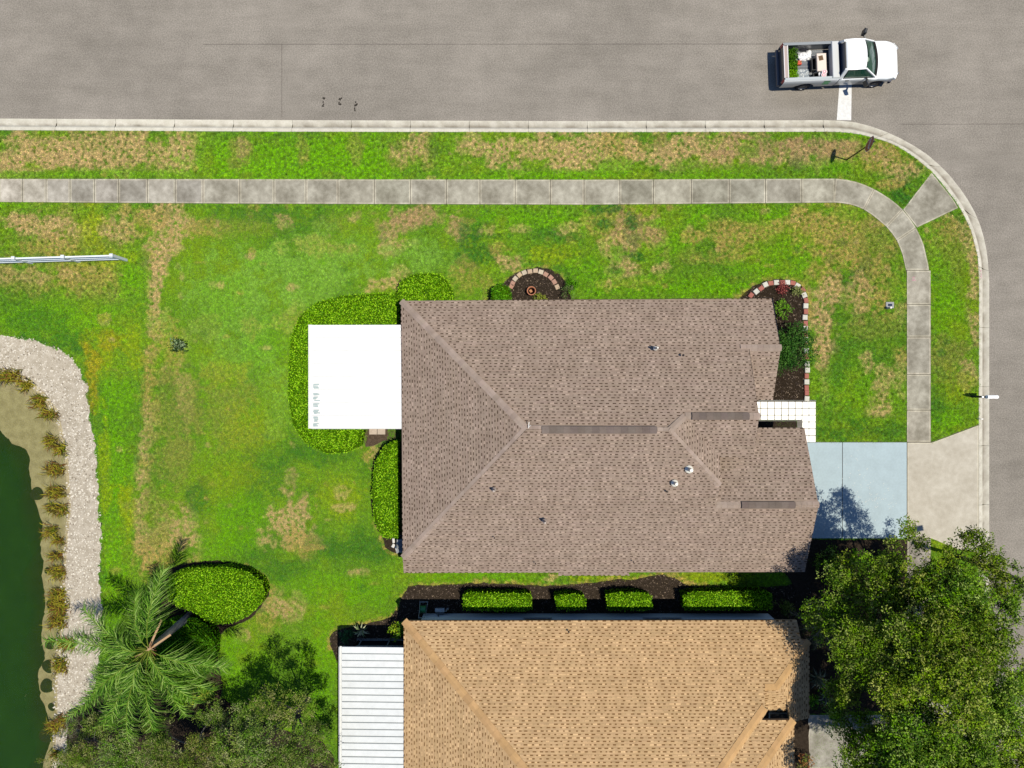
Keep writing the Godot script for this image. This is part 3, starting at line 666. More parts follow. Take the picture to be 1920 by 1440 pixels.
func lawns() -> void:
	var img := PackedByteArray()
	img.resize(GW * GH * 3)
	for i in GW * GH:
		var f := 0.78 + (nz3[i] - 128) / 700.0
		var c := Color(mapR[i] * f, mapG[i] * f, mapB[i] * f).linear_to_srgb()
		img[i * 3] = int(clampf(c.r, 0, 1) * 255); img[i * 3 + 1] = int(clampf(c.g, 0, 1) * 255); img[i * 3 + 2] = int(clampf(c.b, 0, 1) * 255)
	var tex := ImageTexture.create_from_image(Image.create_from_data(GW, GH, false, Image.FORMAT_RGB8, img))
	var poly := KERB_IN.duplicate()
	var pond := ragged_edge()
	pond.reverse()
	poly.append_array(pond)
	var b := MB.new()
	b.plate(GP(poly), 0.0, 0.0, Color(1, 1, 1))
	b.use_uv = true
	var lo := G(GX0, GY0)
	for p in b.v:
		b.uv.append(Vector2((p.x - lo.x) * S / (GW * 2.0), (p.z - lo.y) * S / (GH * 2.0)))
	var m := StandardMaterial3D.new()
	m.albedo_texture = tex
	m.roughness = 1.0
	part("lawn", b, m, null, "structure")
	# grass blades over the sheet
	var tuft := MB.new()
	var tr := RandomNumberGenerator.new()
	tr.seed = 4
	for k in 7:
		var a := TAU * k / 7.0 + tr.randf_range(-0.3, 0.3)
		var d := Vector3(cos(a), 0, sin(a))
		var s := Vector3(-d.z, 0, d.x) * 0.011
		var r0 := d * tr.randf_range(0.005, 0.02)
		var hgt := tr.randf_range(0.022, 0.045)
		var e := d * tr.randf_range(0.05, 0.085) + Vector3(0, hgt, 0)
		tuft.tri(r0 + s, e, r0 - s, Color(1, 1, 1) * tr.randf_range(0.85, 1.15))
	var tm := mesh_of(tuft, Vector3.ZERO)
	var xf := []
	var cols := PackedColorArray()
	var gp := GP(poly)
	var lim := PackedVector2Array()
	for q in poly:
		lim.append(Vector2(clampf(q[0], -60, 1990), clampf(q[1], 200, 1530)))
	var inside := PackedByteArray()
	inside.resize(GW * GH)
	var keep := blocked
	blocked = inside
	var arr := []
	for q in lim:
		arr.append([q.x, q.y])
	block(arr)
	inside = blocked
	blocked = keep
	var step := 2.45
	var nz5 := noise_bytes(GW, GH, 0.26, 17, 3)
	var y := 235.0
	while y < 1515.0:
		var x := -38.0
		while x < 1955.0:
			var px := x + rng.randf_range(-1.4, 1.4)
			var py := y + rng.randf_range(-1.4, 1.4)
			x += step
			var ci := int((px - GX0) / 2); var cj := int((py - GY0) / 2)
			if ci < 0 or cj < 0 or ci >= GW or cj >= GH:
				continue
			var i := cj * GW + ci
			if inside[i] == 0 or blocked[i] == 1:
				continue
			var rough := 1.0 if py < 395 or px > 900 or (px < 260 and py < 560) else (0.45 if px > 310 and px < 730 else 0.7)
			var f := rng.randf_range(1.15, 1.65) * (1.0 + ((nz5[i] - 128) / 128.0 * 0.85 + (nz3[i] - 128) / 128.0 * 0.3) * rough)
			var q := G(px, py)
			var sc := rng.randf_range(0.7, 1.35)
			var dryness := mapR[i] / maxf(mapG[i], 0.001)
			if dryness > 1.05:
				sc *= 0.8
			xf.append(Transform3D(Basis(Vector3.UP, rng.randf() * TAU).scaled(Vector3(sc, sc * rng.randf_range(0.7, 1.3), sc)), Vector3(q.x, 0.0, q.y)))
			cols.append(Color(mapR[i] * f * rng.randf_range(0.93, 1.07), mapG[i] * f, mapB[i] * f))
		y += step
	print("grass tufts ", xf.size())
	multi("grass", tm, xf, cols, M.grass, null, "short patchy green and straw coloured lawn grass", "grass")

func pond() -> void:
	# stony bank, sand shelf under shallow water, dark bottom beyond
	var b := MB.new()
	var strip := func(mb: MB, A: Array, B: Array, ya: float, yb: float, ca: Color, cb: Color) -> void:
		# both lines resampled by their y (or x on the top stretch)
		var n := 420
		var pa := resample(A, n); var pb := resample(B, n)
		for i in n - 1:
			var a0 := P(pa[i].x, pa[i].y, ya); var a1 := P(pa[i + 1].x, pa[i + 1].y, ya)
			var b0 := P(pb[i].x, pb[i].y, yb); var b1 := P(pb[i + 1].x, pb[i + 1].y, yb)
			mb.tri2(a0, b0, b1, ca, cb, cb); mb.tri2(a0, b1, a1, ca, cb, ca)
	var stone := ph(232, 222, 206)
	var sand := ph(224, 210, 172)
	var shelf := ph(196, 186, 132)
	strip.call(b, ragged_edge(), SHORE, 0.0, -0.30, stone, stone)
	part("bank", b, M.sand, null, "structure")
	b = MB.new()
	var mid := []
	var sh := resample(SHORE, 200); var dp := resample(DEEP, 200)
	for i in 200:
		var q: Vector2 = sh[i].lerp(dp[i], 0.35)
		mid.append([q.x, q.y])
	strip.call(b, SHORE, mid, -0.30, -0.36, sand, shelf)
	strip.call(b, mid, DEEP, -0.36, -0.44, shelf, shelf)
	var inner := []
	for q in DEEP:
		inner.append([q[0] - 30, q[1] + 20])
	strip.call(b, DEEP, inner, -0.44, -0.56, shelf, shelf)
	part("pond_shelf", b, M.sand, null, "structure")
	b = MB.new()
	var edge := []
	var wob := FastNoiseLite.new()
	wob.seed = 33; wob.frequency = 0.03; wob.fractal_octaves = 3
	for q in resample(DEEP, 420):
		edge.append([q.x + wob.get_noise_2d(q.x, q.y) * 6.0, q.y + wob.get_noise_2d(q.y + 500.0, q.x) * (6.0 if q.y < 835 else 0.0)])
	var deep := []
	for q in edge:
		deep.append([q[0] - 34 + 10 * sin(q[1] * 0.05), q[1] + (24 if q[1] < 840 else 0)])
	var murk := ph(50, 66, 16)
	var green := ph(42, 72, 12)
	strip.call(b, edge, deep, -0.44, -0.5, murk, green)
	var dpoly := deep.duplicate()
	dpoly.append([-1500, 2300])
	b.plate(GP(dpoly, -0.5), -0.5, -0.5, green)
	part("pond_bottom", b, mat(0.9, 0.0, grain(256, 0.01, 0.03, 0.1, Color(0.8, 0.85, 0.8), Color(1, 1, 1), 141), 6.0), null, "structure")
	# round hollows that fish have fanned in the sand
	var hollows := structure("fish_hollows", P(80, 1200, -0.4))
	for q in [[69, 926, 12.5], [92, 1249, 13], [88.5, 1286, 13.5], [98, 1325, 8], [95, 1207, 11], [89, 1070, 6], [98, 1133, 11], [88, 1378, 15]]:
		var hb := MB.new()
		var o := P(q[0], q[1], -0.37)
		var rows := []
		for k in 5:
			var rr: float = q[2] / S * [1.0, 0.93, 0.7, 0.4, 0.02][k]
			var row := []
			for t in 22:
				var an := -TAU * t / 22
				var wav := 1.0 + 0.05 * sin(an * 3 + q[0])
				row.append(o + Vector3(cos(an) * rr * wav, [0.006, 0.004, 0.002, 0.001, 0.0][k], sin(an) * rr * wav))
			rows.append(row)
		hb.grid(rows, murk.lerp(ph(78, 84, 36), 0.35), true)
		part("hollow", hb, M.sand, hollows)
	b = MB.new()
	var wl := resample(SHORE, 120)
	var wp := []
	for q in wl:
		wp.append([q.x - 6, q.y + (6 if q.y < 760 else 0)])
	wp.append([-1500, 2300])
	b.plate(GP(wp, -0.315), -0.315, -0.315, Color(1, 1, 1))
	part("water", b, M.water, null, "structure")
	# pale shell stones strewn over the bank
	var sm := MB.new()
	for k in 6:
		var a0 := TAU * k / 6; var a1 := TAU * (k + 1) / 6
		var p0 := Vector3(cos(a0), 0.1, sin(a0)) * (0.9 + 0.2 * (k % 2)); var p1 := Vector3(cos(a1), 0.1, sin(a1)) * (0.9 + 0.2 * ((k + 1) % 2))
		sm.tri(Vector3(0.1, 0.7, 0.05), p1, p0, Color(1, 1, 1))
		sm.quad(p0, p1, p1 + Vector3(0, -0.4, 0), p0 + Vector3(0, -0.4, 0), Color(1, 1, 1))
	var xf := []
	var cols := PackedColorArray()
	var pe := resample(POND_EDGE, 300); var so := resample(SHORE, 300)
	for k in 9000:
		var i := rng.randi_range(60, 230)
		var t := rng.randf_range(-0.03, 1.12)
		var q: Vector2 = pe[i].lerp(pe[i + 1], rng.randf()).lerp(so[i].lerp(so[i + 1], rng.randf()), t)
		if q.x < -60 or q.y > 1500:
			continue
		var w := P(q.x, q.y, -0.30 * minf(t, 1.0))
		var s := rng.randf_range(0.018, 0.055)
		xf.append(Transform3D(Basis.from_euler(Vector3(rng.randf_range(-0.4, 0.4), rng.randf() * TAU, rng.randf_range(-0.4, 0.4))).scaled(Vector3(s, s * 0.7, s * rng.randf_range(0.6, 1.1))), w))
		var c := vary(ph(240, 232, 216), 0.16)
		if rng.randf() < 0.22:
			c = vary(ph(160, 148, 132), 0.25)
		cols.append(c)
	multi("shell_stones", mesh_of(sm, Vector3.ZERO), xf, cols, M.plain, null, "pale crushed shell and stones covering the pond bank", "stones")
	# reed clumps along the water
	var k := 0
	for q in [[22, 705, 26, 15, 1.0], [52, 722, 14, 12, 1.0], [78, 752, 17, 15, 0.9], [97, 775, 20, 10, 0.7], [100, 828, 14, 13, 1.0], [118, 842, 13, 13, 0.9], [107, 878, 20, 13, 0.8], [108, 922, 20, 13, 1.0], [112, 953, 22, 12, 0.9], [98, 995, 16, 12, 0.9], [115, 1012, 14, 8, 0.5], [110, 1040, 16, 9, 0.7], [112, 1072, 18, 13, 0.9], [112, 1115, 18, 16, 0.9], [116, 1140, 22, 20, 0.8], [112, 1165, 18, 14, 0.8], [130, 1205, 24, 13, 0.7], [118, 1245, 18, 16, 0.7], [106, 1360, 14, 14, 0.7], [122, 1348, 14, 14, 0.3], [112, 1412, 16, 12, 0.8]]:
		var o := P(q[0], q[1], -0.3)
		var spots := ["at the top of the pond by the stony curve", "second from the top along the pond rim", "third down the pond rim, leaning left", "green clump beside two dark stones", "small clump above its twin by the shore", "small clump touching its upper twin", "brownish clump between two pale gaps", "wide yellow clump level with a round hollow", "clump with bright yellow heart below it", "clump leaning over the dark water edge", "sparse dead tuft beside the white bank", "low clump fanned toward the water", "clump next to the tiny round hollow", "upper of three crowded brown clumps", "middle of three crowded brown clumps", "lowest of three crowded brown clumps", "clump under the westmost palm frond tip", "clump between palm fronds and a hollow", "clump near the pond's lowest bend", "dark scrubby tuft at the tree's edge", "clump just above the bottom edge"]
		var t := thing("reed_clump", "yellow olive reeds, %s" % spots[k], "reeds", o, "reed clumps along the pond")
		k += 1
		var rb := MB.new()
		for i in int(q[2] * q[3] * 0.55):
			var p := o + Vector3(rng.randf_range(-1, 1) * q[2] / S, 0, rng.randf_range(-1, 1) * q[3] / S) * sqrt(rng.randf())
			var an := rng.randf_range(0, TAU)
			var d := (Vector3(-0.75, 0, 0.35) + Vector3(cos(an), 0, sin(an)) * 0.9).normalized()
			var l := rng.randf_range(0.2, 0.5)
			var s := Vector3(-d.z, 0, d.x) * rng.randf_range(0.012, 0.02)
			var m := p + d * l * 0.4 + Vector3(0, l * 0.55, 0)
			var e := p + d * l + Vector3(0, l * 0.45, 0)
			var c: Color = [ph(176, 166, 52), ph(150, 140, 40), ph(110, 122, 34), ph(92, 84, 36), ph(128, 92, 48)][mini(int(rng.randf() * 5 * (1.5 - q[4] * 0.5)), 4)]
			c = vary(c, 0.2)
			rb.quad(p - s, p + s, m + s, m - s, c)
			rb.tri(m - s, m + s, e, c)
		part("blades", rb, M.leaf, t)
func ragged_edge() -> Array:
	var f := FastNoiseLite.new()
	f.seed = 55; f.frequency = 0.06; f.fractal_octaves = 3
	var r := []
	for q in resample(POND_EDGE, 420):
		var n := f.get_noise_2d(q.x, q.y)
		r.append([q.x + n * 9.0, q.y + n * (9.0 if q.y < 700 else 0.0)])
	return r
func resample(line: Array, n: int) -> Array:
	# evenly spaced points on the stretch of a shoreline within reach of the camera
	var d := [0.0]
	for i in range(1, line.size()):
		d.append(d[i - 1] + Vector2(line[i][0], line[i][1]).distance_to(Vector2(line[i - 1][0], line[i - 1][1])))
	var r := []
	var i := 1
	for k in n:
		var t: float = d[-1] * k / (n - 1)
		while i < line.size() - 1 and d[i] < t:
			i += 1
		var f: float = clampf((t - d[i - 1]) / maxf(d[i] - d[i - 1], 1e-6), 0, 1)
		r.append(Vector2(line[i - 1][0], line[i - 1][1]).lerp(Vector2(line[i][0], line[i][1]), f))
	return r

# ---------- houses
# One roof slope: poly are its corners (any order round), eave direction found from its plane. Slab with fascia, courses of cut shingles on top.
func slope(called: String, pts: Array, house: Node, tone: Color, dark: Color, fascia: Color, fine := 1.0) -> void:
	var a: Vector3 = pts[0]
	var nrm := Vector3.ZERO
	for i in pts.size():
		nrm += (pts[i] - a).cross(pts[(i + 1) % pts.size()] - a)
	nrm = nrm.normalized()
	var q := pts.duplicate()
	if nrm.y < 0:
		nrm = -nrm
		q.reverse()
	var u := Vector3.UP.cross(nrm).normalized()      # along the eave
	var w := nrm.cross(u).normalized()               # up the slope
	if w.y < 0:
		w = -w; u = -u
	var poly := PackedVector2Array()
	for p in q:
		poly.append(Vector2((p - a).dot(u), (p - a).dot(w)))
	var at := func(s: Vector2, off: float) -> Vector3: return a + u * s.x + w * s.y + nrm * off
	# deck
	var b := MB.new()
	var ix := Geometry2D.triangulate_polygon(poly)
	for i in range(0, ix.size(), 3):
		var A: Vector3 = at.call(poly[ix[i]], 0.0); var B: Vector3 = at.call(poly[ix[i + 1]], 0.0); var C: Vector3 = at.call(poly[ix[i + 2]], 0.0)
		if (B - A).cross(C - A).y < 0:
			var t := B; B = C; C = t
		b.tri(A, B, C, dark)
		var dn := Vector3(0, -0.14, 0)
		b.tri(A + dn, C + dn, B + dn, fascia)
	for i in q.size():
		var A: Vector3 = q[i]; var B: Vector3 = q[(i + 1) % q.size()]
		b.quad(A, A + Vector3(0, -0.14, 0), B + Vector3(0, -0.14, 0), B, fascia)
	var deck := part(called, b, M.shingle, house)
	# courses
	var sb := MB.new()
	var lo := Vector2(1e9, 1e9); var hi := Vector2(-1e9, -1e9)
	for p in poly:
		lo = lo.min(p); hi = hi.max(p)
	var e := 0.139
	var row := 0
	var y := lo.y + 0.004
	var emit := func(r: Rect2, off0: float, off1: float, col: Color) -> void:
		var c4 := PackedVector2Array([r.position, Vector2(r.end.x, r.position.y), r.end, Vector2(r.position.x, r.end.y)])
		var all_in := true
		for p in c4:
			if not Geometry2D.is_point_in_polygon(p, poly):
				all_in = false
				break
		if all_in:
			var k0: Vector3 = at.call(c4[0], off0); var k1: Vector3 = at.call(c4[1], off0)
			var k2: Vector3 = at.call(c4[2], off1); var k3: Vector3 = at.call(c4[3], off1)
			sb.quad(k0, k1, k2, k3, col)
			sb.quad(at.call(c4[0], 0.0), at.call(c4[1], 0.0), k1, k0, shade(col, 0.9))
		else:
			for g in Geometry2D.intersect_polygons(c4, poly):
				for i in range(1, g.size() - 1):
					var A: Vector3 = at.call(g[0], off1); var B: Vector3 = at.call(g[i], off1); var C: Vector3 = at.call(g[i + 1], off1)
					if (B - A).cross(C - A).dot(nrm) < 0:
						sb.tri(A, C, B, col)
					else:
						sb.tri(A, B, C, col)
	while y < hi.y:
		var x := lo.x - rng.randf() * 0.9
		while x < hi.x:                        # the unbroken upper part of each strip
			var l := 0.9
			emit.call(Rect2(x, y + 0.056, l, e - 0.056 + 0.004), 0.012, 0.004, vary(tone, 0.07))
			x += l
		x = lo.x - rng.randf() * 0.3
		while x < hi.x:                        # the teeth
			var l := rng.randf_range(0.09, 0.22) * fine
			var col := vary(tone, 0.10)
			if rng.randf() < 0.28:
				col = shade(tone, rng.randf_range(1.15, 1.42))
			emit.call(Rect2(x, y, l, 0.060), 0.016, 0.013, col)
			x += l + (rng.randf_range(0.06, 0.16) * fine if rng.randf() < 0.85 else 0.01)
		y += e
		row += 1
	part("shingles", sb, M.shingle, deck, "stuff")

# folded cap shingles along a ridge or hip from a to b (a is the lower end)
func caps(a: Vector3, b: Vector3, n1: Vector3, n2: Vector3, parent: Node, tone: Color, step: float, half: float) -> void:
	var d := (b - a).normalized()
	var l := a.distance_to(b)
	var s1 := d.cross(n1).normalized(); var s2 := d.cross(n2).normalized()
	# sides point away from the ridge, downward
	if s1.y > 0: s1 = -s1
	if s2.y > 0: s2 = -s2
	if absf(s1.y) < 1e-4 and absf(s2.y) < 1e-4:
		s2 = -s1
	var n := maxi(1, int(round(l / step)))
	var st := l / n
	for i in n:
		var m := MB.new()
		var p := a + d * (st * i) + Vector3(0, 0.028, 0)
		var e := a + d * (st * (i + 1) + 0.05) + Vector3(0, 0.018, 0)
		var c := vary(tone, 0.09)
		for s in [s1, s2]:
			var q0: Vector3 = p + s * half; var q1: Vector3 = e + s * half
			var nn := (e - p).cross(q1 - p)
			if nn.y < 0:
				m.quad(p, q0, q1, e, c)
				m.quad(q0, p, p + Vector3(0, -0.02, 0), q0 + Vector3(0, -0.02, 0), c)
			else:
				m.quad(p, e, q1, q0, c)
				m.quad(p, q0, q0 + Vector3(0, -0.02, 0), p + Vector3(0, -0.02, 0), c)
			m.quad(q0, q1, q1 + Vector3(0, -0.02, 0), q0 + Vector3(0, -0.02, 0), shade(c, 0.8))
		part("cap_shingle", m, M.shingle, parent)
func nrm3(a: Vector3, b: Vector3, c: Vector3) -> Vector3:
	var n := (b - a).cross(c - a).normalized()
	return n if n.y > 0 else -n
func pipe(px: float, py: float, h: float, r: float, l: float, col: Color, parent: Node, called := "vent_pipe") -> void:
	var o := P(px, py, h)
	var b := MB.new()
	b.lathe(o, [Vector2(r * 2.2, -0.05), Vector2(r * 2.2, 0.02), Vector2(r * 1.2, 0.06), Vector2(r, 0.07), Vector2(r, l), Vector2(r * 0.8, l + 0.01), Vector2(0.001, l + 0.012)], col, 12)
	part(called, b, M.satin, parent)
func wall_ring(poly: PackedVector2Array, y0: float, y1: float, col: Color, parent: Node) -> void:
	var b := MB.new()
	var p := poly
	if Geometry2D.is_polygon_clockwise(p):
		p = p.duplicate(); p.reverse()
	for i in p.size():
		var q := p[i]; var r := p[(i + 1) % p.size()]
		b.quad(Vector3(q.x, y0, q.y), Vector3(q.x, y1, q.y), Vector3(r.x, y1, r.y), Vector3(r.x, y0, r.y), col)
	part("wall", b, M.plain, parent)
func pan_roof(parent: Node, x0: float, x1: float, y0: float, n: int, step: float, h: float, col: Color, seam: Color, seam_h: float) -> void:
	# flat metal pans running east-west, a raised seam between each, a gutter along the low end
	for i in n:
		var b := MB.new()
		var a := P(x0, y0 + i * step, h - 0.08); var c := P(x1, y0 + (i + 1) * step, h)
		var z0 := P(x0, y0 + i * step, h).z; var z1 := P(x0, y0 + (i + 1) * step, h).z
		var w := 0.016
		b.quad(Vector3(a.x, h - 0.08, z1 - w), Vector3(c.x, h, z1 - w), Vector3(c.x, h, z0 + w), Vector3(a.x, h - 0.08, z0 + w), vary(col, 0.015))
		b.quad(Vector3(a.x, h - 0.16, z0 + w), Vector3(c.x, h - 0.08, z0 + w), Vector3(c.x, h - 0.08, z1 - w), Vector3(a.x, h - 0.16, z1 - w), col)
		b.quad(Vector3(a.x, h - 0.16, z1 - w), Vector3(a.x, h - 0.08, z1 - w), Vector3(a.x, h - 0.08, z0 + w), Vector3(a.x, h - 0.16, z0 + w), col)
		part("roof_panel", b, M.white, parent)
		var s := MB.new()
		var up := Vector3(0, seam_h, 0)
		var p0 := Vector3(a.x, h - 0.08, z1); var p1 := Vector3(c.x, h, z1)
		var zz := Vector3(0, 0, w)
		s.quad(p0 + zz + up, p1 + zz + up, p1 - zz + up, p0 - zz + up, seam)
		s.quad(p0 + zz - Vector3(0, 0.1, 0), p1 + zz - Vector3(0, 0.1, 0), p1 + zz + up, p0 + zz + up, seam)
		s.quad(p1 - zz - Vector3(0, 0.1, 0), p0 - zz - Vector3(0, 0.1, 0), p0 - zz + up, p1 - zz + up, seam)
		part("roof_seam", s, M.satin, parent)
	var g := MB.new()
	var g0 := P(x0, y0, h - 0.1); var g1 := P(x0, y0 + n * step, h - 0.1)
	g.abox(Vector3(g0.x - 0.13, h - 0.24, g0.z), Vector3(g0.x + 0.0, h - 0.22, g1.z), col)
	g.abox(Vector3(g0.x - 0.15, h - 0.24, g0.z), Vector3(g0.x - 0.125, h - 0.10, g1.z), col)
	part("gutter", g, M.white, parent)

func brown_house() -> void:
	var o := thing("house", "large house with grey brown shingle roof and white patio cover beside it", "house", P(1130, 800))
	var tone := ph(186, 166, 152)
	var dark := ph(104, 86, 74)
	var fa := ph(170, 160, 148)
	# key corners; the picture's own lines fix them: eaves 2.7 m (2.28 m along the south side), ridge 5.25 m
	var NWe := P(752, 564, 2.7); var NEe := P(1447.5, 558, 2.7)
	var apW := P(987, 804, 5.25); var apE := P(1255, 808, 5.25)
	var SWe := P(755, 1046, 2.63)
	var SW2 := P(760, 1074, 2.28); SW2.x = SWe.x
	var SE := P(1512, 1071, 2.28)
	var gPk := P(1534.5, 946.5, 3.79); SE.x = gPk.x
	var gN := P(1508, 802, 2.29); gN.x = gPk.x
	var gW := P(1343, 947, 3.79)
	var hipE := P(1350, 911, 4.18); var hipV := P(1350, 857, 4.18); hipV.x = hipE.x
	var enR := P(1285, 780, 4.93); var enPk := P(1423.5, 780.5, 4.93)
	var enS := Vector3(enPk.x, 4.18, hipV.z)
	var nR := P(1464, 652, 3.66); NEe.x = nR.x
	var nRw := Vector3(enPk.x, 3.66, nR.z)
	var nS := P(1449, 750, 2.7); nS.x = nR.x
	var nSw := Vector3(enPk.x - 0.3, 2.7, nS.z)
	slope("roof_slope", [NWe, apW, SWe], o, tone, dark, fa)
	slope("roof_slope", [NWe, NEe, nR, nRw, enPk, enR, apE, apW], o, tone, dark, fa)
	slope("roof_slope", [SWe, apW, apE, hipE, gW, gPk, SE, SW2], o, tone, dark, fa)
	slope("roof_slope", [apE, enR, hipV, hipE], o, tone, dark, fa)
	slope("roof_slope", [enR, enPk, enS, hipV], o, tone, dark, fa)
	slope("roof_slope", [Vector3(hipE.x - 0.05, gPk.y, gPk.z), gPk, gN, Vector3(hipE.x - 0.05, gN.y, gN.z)], o, tone, dark, fa)
	slope("roof_slope", [nRw, nR, nS, Vector3(nRw.x, nS.y, nS.z)], o, tone, dark, fa)
	# a small lap of roof over the side window bay
	var bayA := P(1047, 1073.6, 2.285); var bayB := P(1178, 1073.0, 2.285)
	slope("roof_slope", [bayA, bayB, P(1181, 1079, 2.2), P(1047, 1079, 2.2)], o, tone, dark, fa)
	# hips and ridges
	var nN := nrm3(NWe, NEe, apW); var nS_ := nrm3(SWe, apW, apE); var nW := nrm3(NWe, apW, SWe); var nE := nrm3(apE, enR, hipE)
	var cap := ph(198, 179, 167)
	var ridges := ridge_boards([[apW, apE], [gW, gPk], [nRw, nR], [enR, enPk]], dark, o)
	caps(NWe, apW, nN, nW, ridges, cap, 0.24, 0.16)
	caps(SWe, apW, nS_, nW, ridges, cap, 0.24, 0.16)
	caps(hipE, apE, nS_, nE, ridges, cap, 0.24, 0.16)
	caps(enR, apE, nN, nE, ridges, cap, 0.24, 0.16)
	caps(apW, apE, nN, nS_, ridges, cap, 0.26, 0.17)
	caps(gW, gPk, nS_, Vector3(0, 0.9, -0.4), ridges, cap, 0.26, 0.17)
	caps(enR, enPk, nN, Vector3(0, 0.9, 0.4), ridges, cap, 0.26, 0.17)
	caps(nRw - Vector3(0.4, 0, 0), nR, nN, Vector3(0, 0.9, 0.4), ridges, cap, 0.26, 0.17)
	for r in [[apW, apE, P(1016, 808, 5.25).x, P(1231, 808, 5.25).x], [enR, enPk, P(1297, 780, 4.93).x, P(1404, 780, 4.93).x], [gW, gPk, P(1390, 947, 3.79).x, P(1490, 947, 3.79).x]]:
		var y: float = r[0].y
		var z: float = (r[0].z + r[1].z) / 2
		var vent := MB.new()
		for s in [-1, 1]:
			var z0 := z; var z1: float = z + s * 0.165
			var a := Vector3(r[2], y + 0.095, z0); var b2 := Vector3(r[3], y + 0.095, z0)
			var c := Vector3(r[3], y + 0.025, z1); var d := Vector3(r[2], y + 0.025, z1)
			var dn := Vector3(0, -0.05, 0)
			var slat := ph(98, 88, 82)
			if s > 0:
				vent.quad(d, c, b2, a, ph(138, 126, 119)); vent.quad(d + dn, c + dn, c, d, slat)
			else:
				vent.quad(a, b2, c, d, ph(138, 126, 119)); vent.quad(c + dn, d + dn, d, c, slat)
			vent.quad(a + dn, a, d, d + dn, slat); vent.quad(b2, b2 + dn, c + dn, c, slat)
		var vn := part("ridge_vent", vent, M.shingle, o)
		var n := int((r[3] - r[2]) / 0.3)
		for i in n:
			var cb := MB.new()
			var x0: float = lerpf(r[2], r[3], float(i) / n); var x1: float = lerpf(r[2], r[3], float(i + 1) / n) + 0.015
			var col := vary(ph(146, 133, 126), 0.12)
			for s in [-1, 1]:
				var a := Vector3(x0, y + 0.112, z); var b2 := Vector3(x1, y + 0.105, z)
				var c := Vector3(x1, y + 0.042, z + s * 0.15); var d := Vector3(x0, y + 0.049, z + s * 0.15)
				if s > 0: cb.quad(d, c, b2, a, col)
				else: cb.quad(a, b2, c, d, col)
			part("vent_cap", cb, M.shingle, vn)
	# walls, set back under the eaves
	var g := 0.55
	wall_ring(PackedVector2Array([Vector2(NWe.x + g, NWe.z + g), Vector2(nR.x - g, NWe.z + g), Vector2(nR.x - g, nS.z - 0.3), Vector2(enPk.x - 0.5, nS.z - 0.3), Vector2(enPk.x - 0.5, gN.z + 0.4), Vector2(gPk.x - g, gN.z + 0.4), Vector2(gPk.x - g, SE.z - g), Vector2(NWe.x + g, SE.z - g)]), 0.0, 2.45, ph(176, 172, 160), o)
	var gable := MB.new()
	var gc := ph(188, 182, 170)
	var gx := gPk.x - 0.4
	gable.tri(Vector3(gx, gN.y - 0.05, gN.z + 0.2), Vector3(gx, gPk.y - 0.12, gPk.z), Vector3(gx, SE.y - 0.05, SE.z - 0.2), gc)
	gx = nR.x - 0.4
	gable.tri(Vector3(gx, 2.6, NEe.z + 0.2), Vector3(gx, nR.y - 0.12, nR.z), Vector3(gx, 2.6, nS.z - 0.2), gc)
	gx = enPk.x - 0.3
	gable.tri(Vector3(gx, 3.4, nR.z), Vector3(gx, enPk.y - 0.14, enPk.z), Vector3(gx, 4.05, hipV.z - 0.3), gc)
	gable.quad(Vector3(gx, 2.4, nR.z), Vector3(gx, 3.4, nR.z), Vector3(gx, 4.05, hipV.z - 0.3), Vector3(gx, 2.4, hipV.z - 0.3), gc)
	gable.quad(Vector3(hipE.x - 0.3, 2.6, hipV.z), Vector3(hipE.x - 0.3, 4.05, hipV.z), Vector3(hipE.x - 0.3, 4.05, hipE.z), Vector3(hipE.x - 0.3, 2.6, hipE.z), gc)
	gable.quad(Vector3(hipE.x - 0.3, 2.5, hipV.z - 0.3), Vector3(hipE.x - 0.3, 4.05, hipV.z - 0.3), Vector3(enPk.x - 0.3, 4.05, hipV.z - 0.3), Vector3(enPk.x - 0.3, 2.5, hipV.z - 0.3), gc)
	part("gable_wall", gable, M.plain, o)
	# garage door and front windows under the eaves
	var gd := MB.new()
	for i in 4:
		gd.abox(Vector3(gPk.x - g - 0.0, 0.03 + i * 0.53, 3.2), Vector3(gPk.x - g + 0.04, 0.54 + i * 0.53, 8.0), ph(226, 224, 218))
	part("garage_door", gd, M.satin, o)
	# roof fittings
	var dz := 0.05
	pipe(1229, 653, 3.95, 0.05, 0.5, ph(226, 222, 214), o)
	pipe(1281.5, 666, 4.1, 0.025, 0.14, ph(90, 84, 80), o)
	pipe(1292, 880, 4.62, 0.085, 0.42, ph(250, 246, 232), o)
	pipe(1265, 906, 4.42, 0.075, 0.36, ph(250, 246, 232), o)
	pipe(926, 918, 4.3, 0.05, 0.45, ph(178, 164, 154), o)
	pipe(1021, 977, 3.78, 0.05, 0.45, ph(178, 164, 154), o)
	pipe(1251, 922, 4.3, 0.02, 0.06, ph(70, 62, 58), o)
	pipe(927, 1009, 3.4, 0.015, 0.05, ph(60, 52, 48), o)
	pipe(1004, 1057, 2.8, 0.015, 0.05, ph(60, 52, 48), o)
	pipe(1188, 1054, 2.85, 0.015, 0.05, ph(60, 52, 48), o)
	var an := MB.new()
	var q := P(991, 802, 5.28)
	an.bar(q, q + Vector3(0, 0.05, -0.01), 0.03, 0.03, ph(220, 218, 214))
	an.bar(q + Vector3(0, 0.06, 0.02), q + Vector3(0.02, 0.07, -0.26), 0.03, 0.03, ph(232, 230, 226))
	an.bar(q + Vector3(0, 0.06, -0.02), q + Vector3(0.1, 0.08, -0.12), 0.02, 0.02, ph(210, 208, 204))
	part("antenna", an, M.satin, o)
	# white patio cover
	var cov := MB.new()
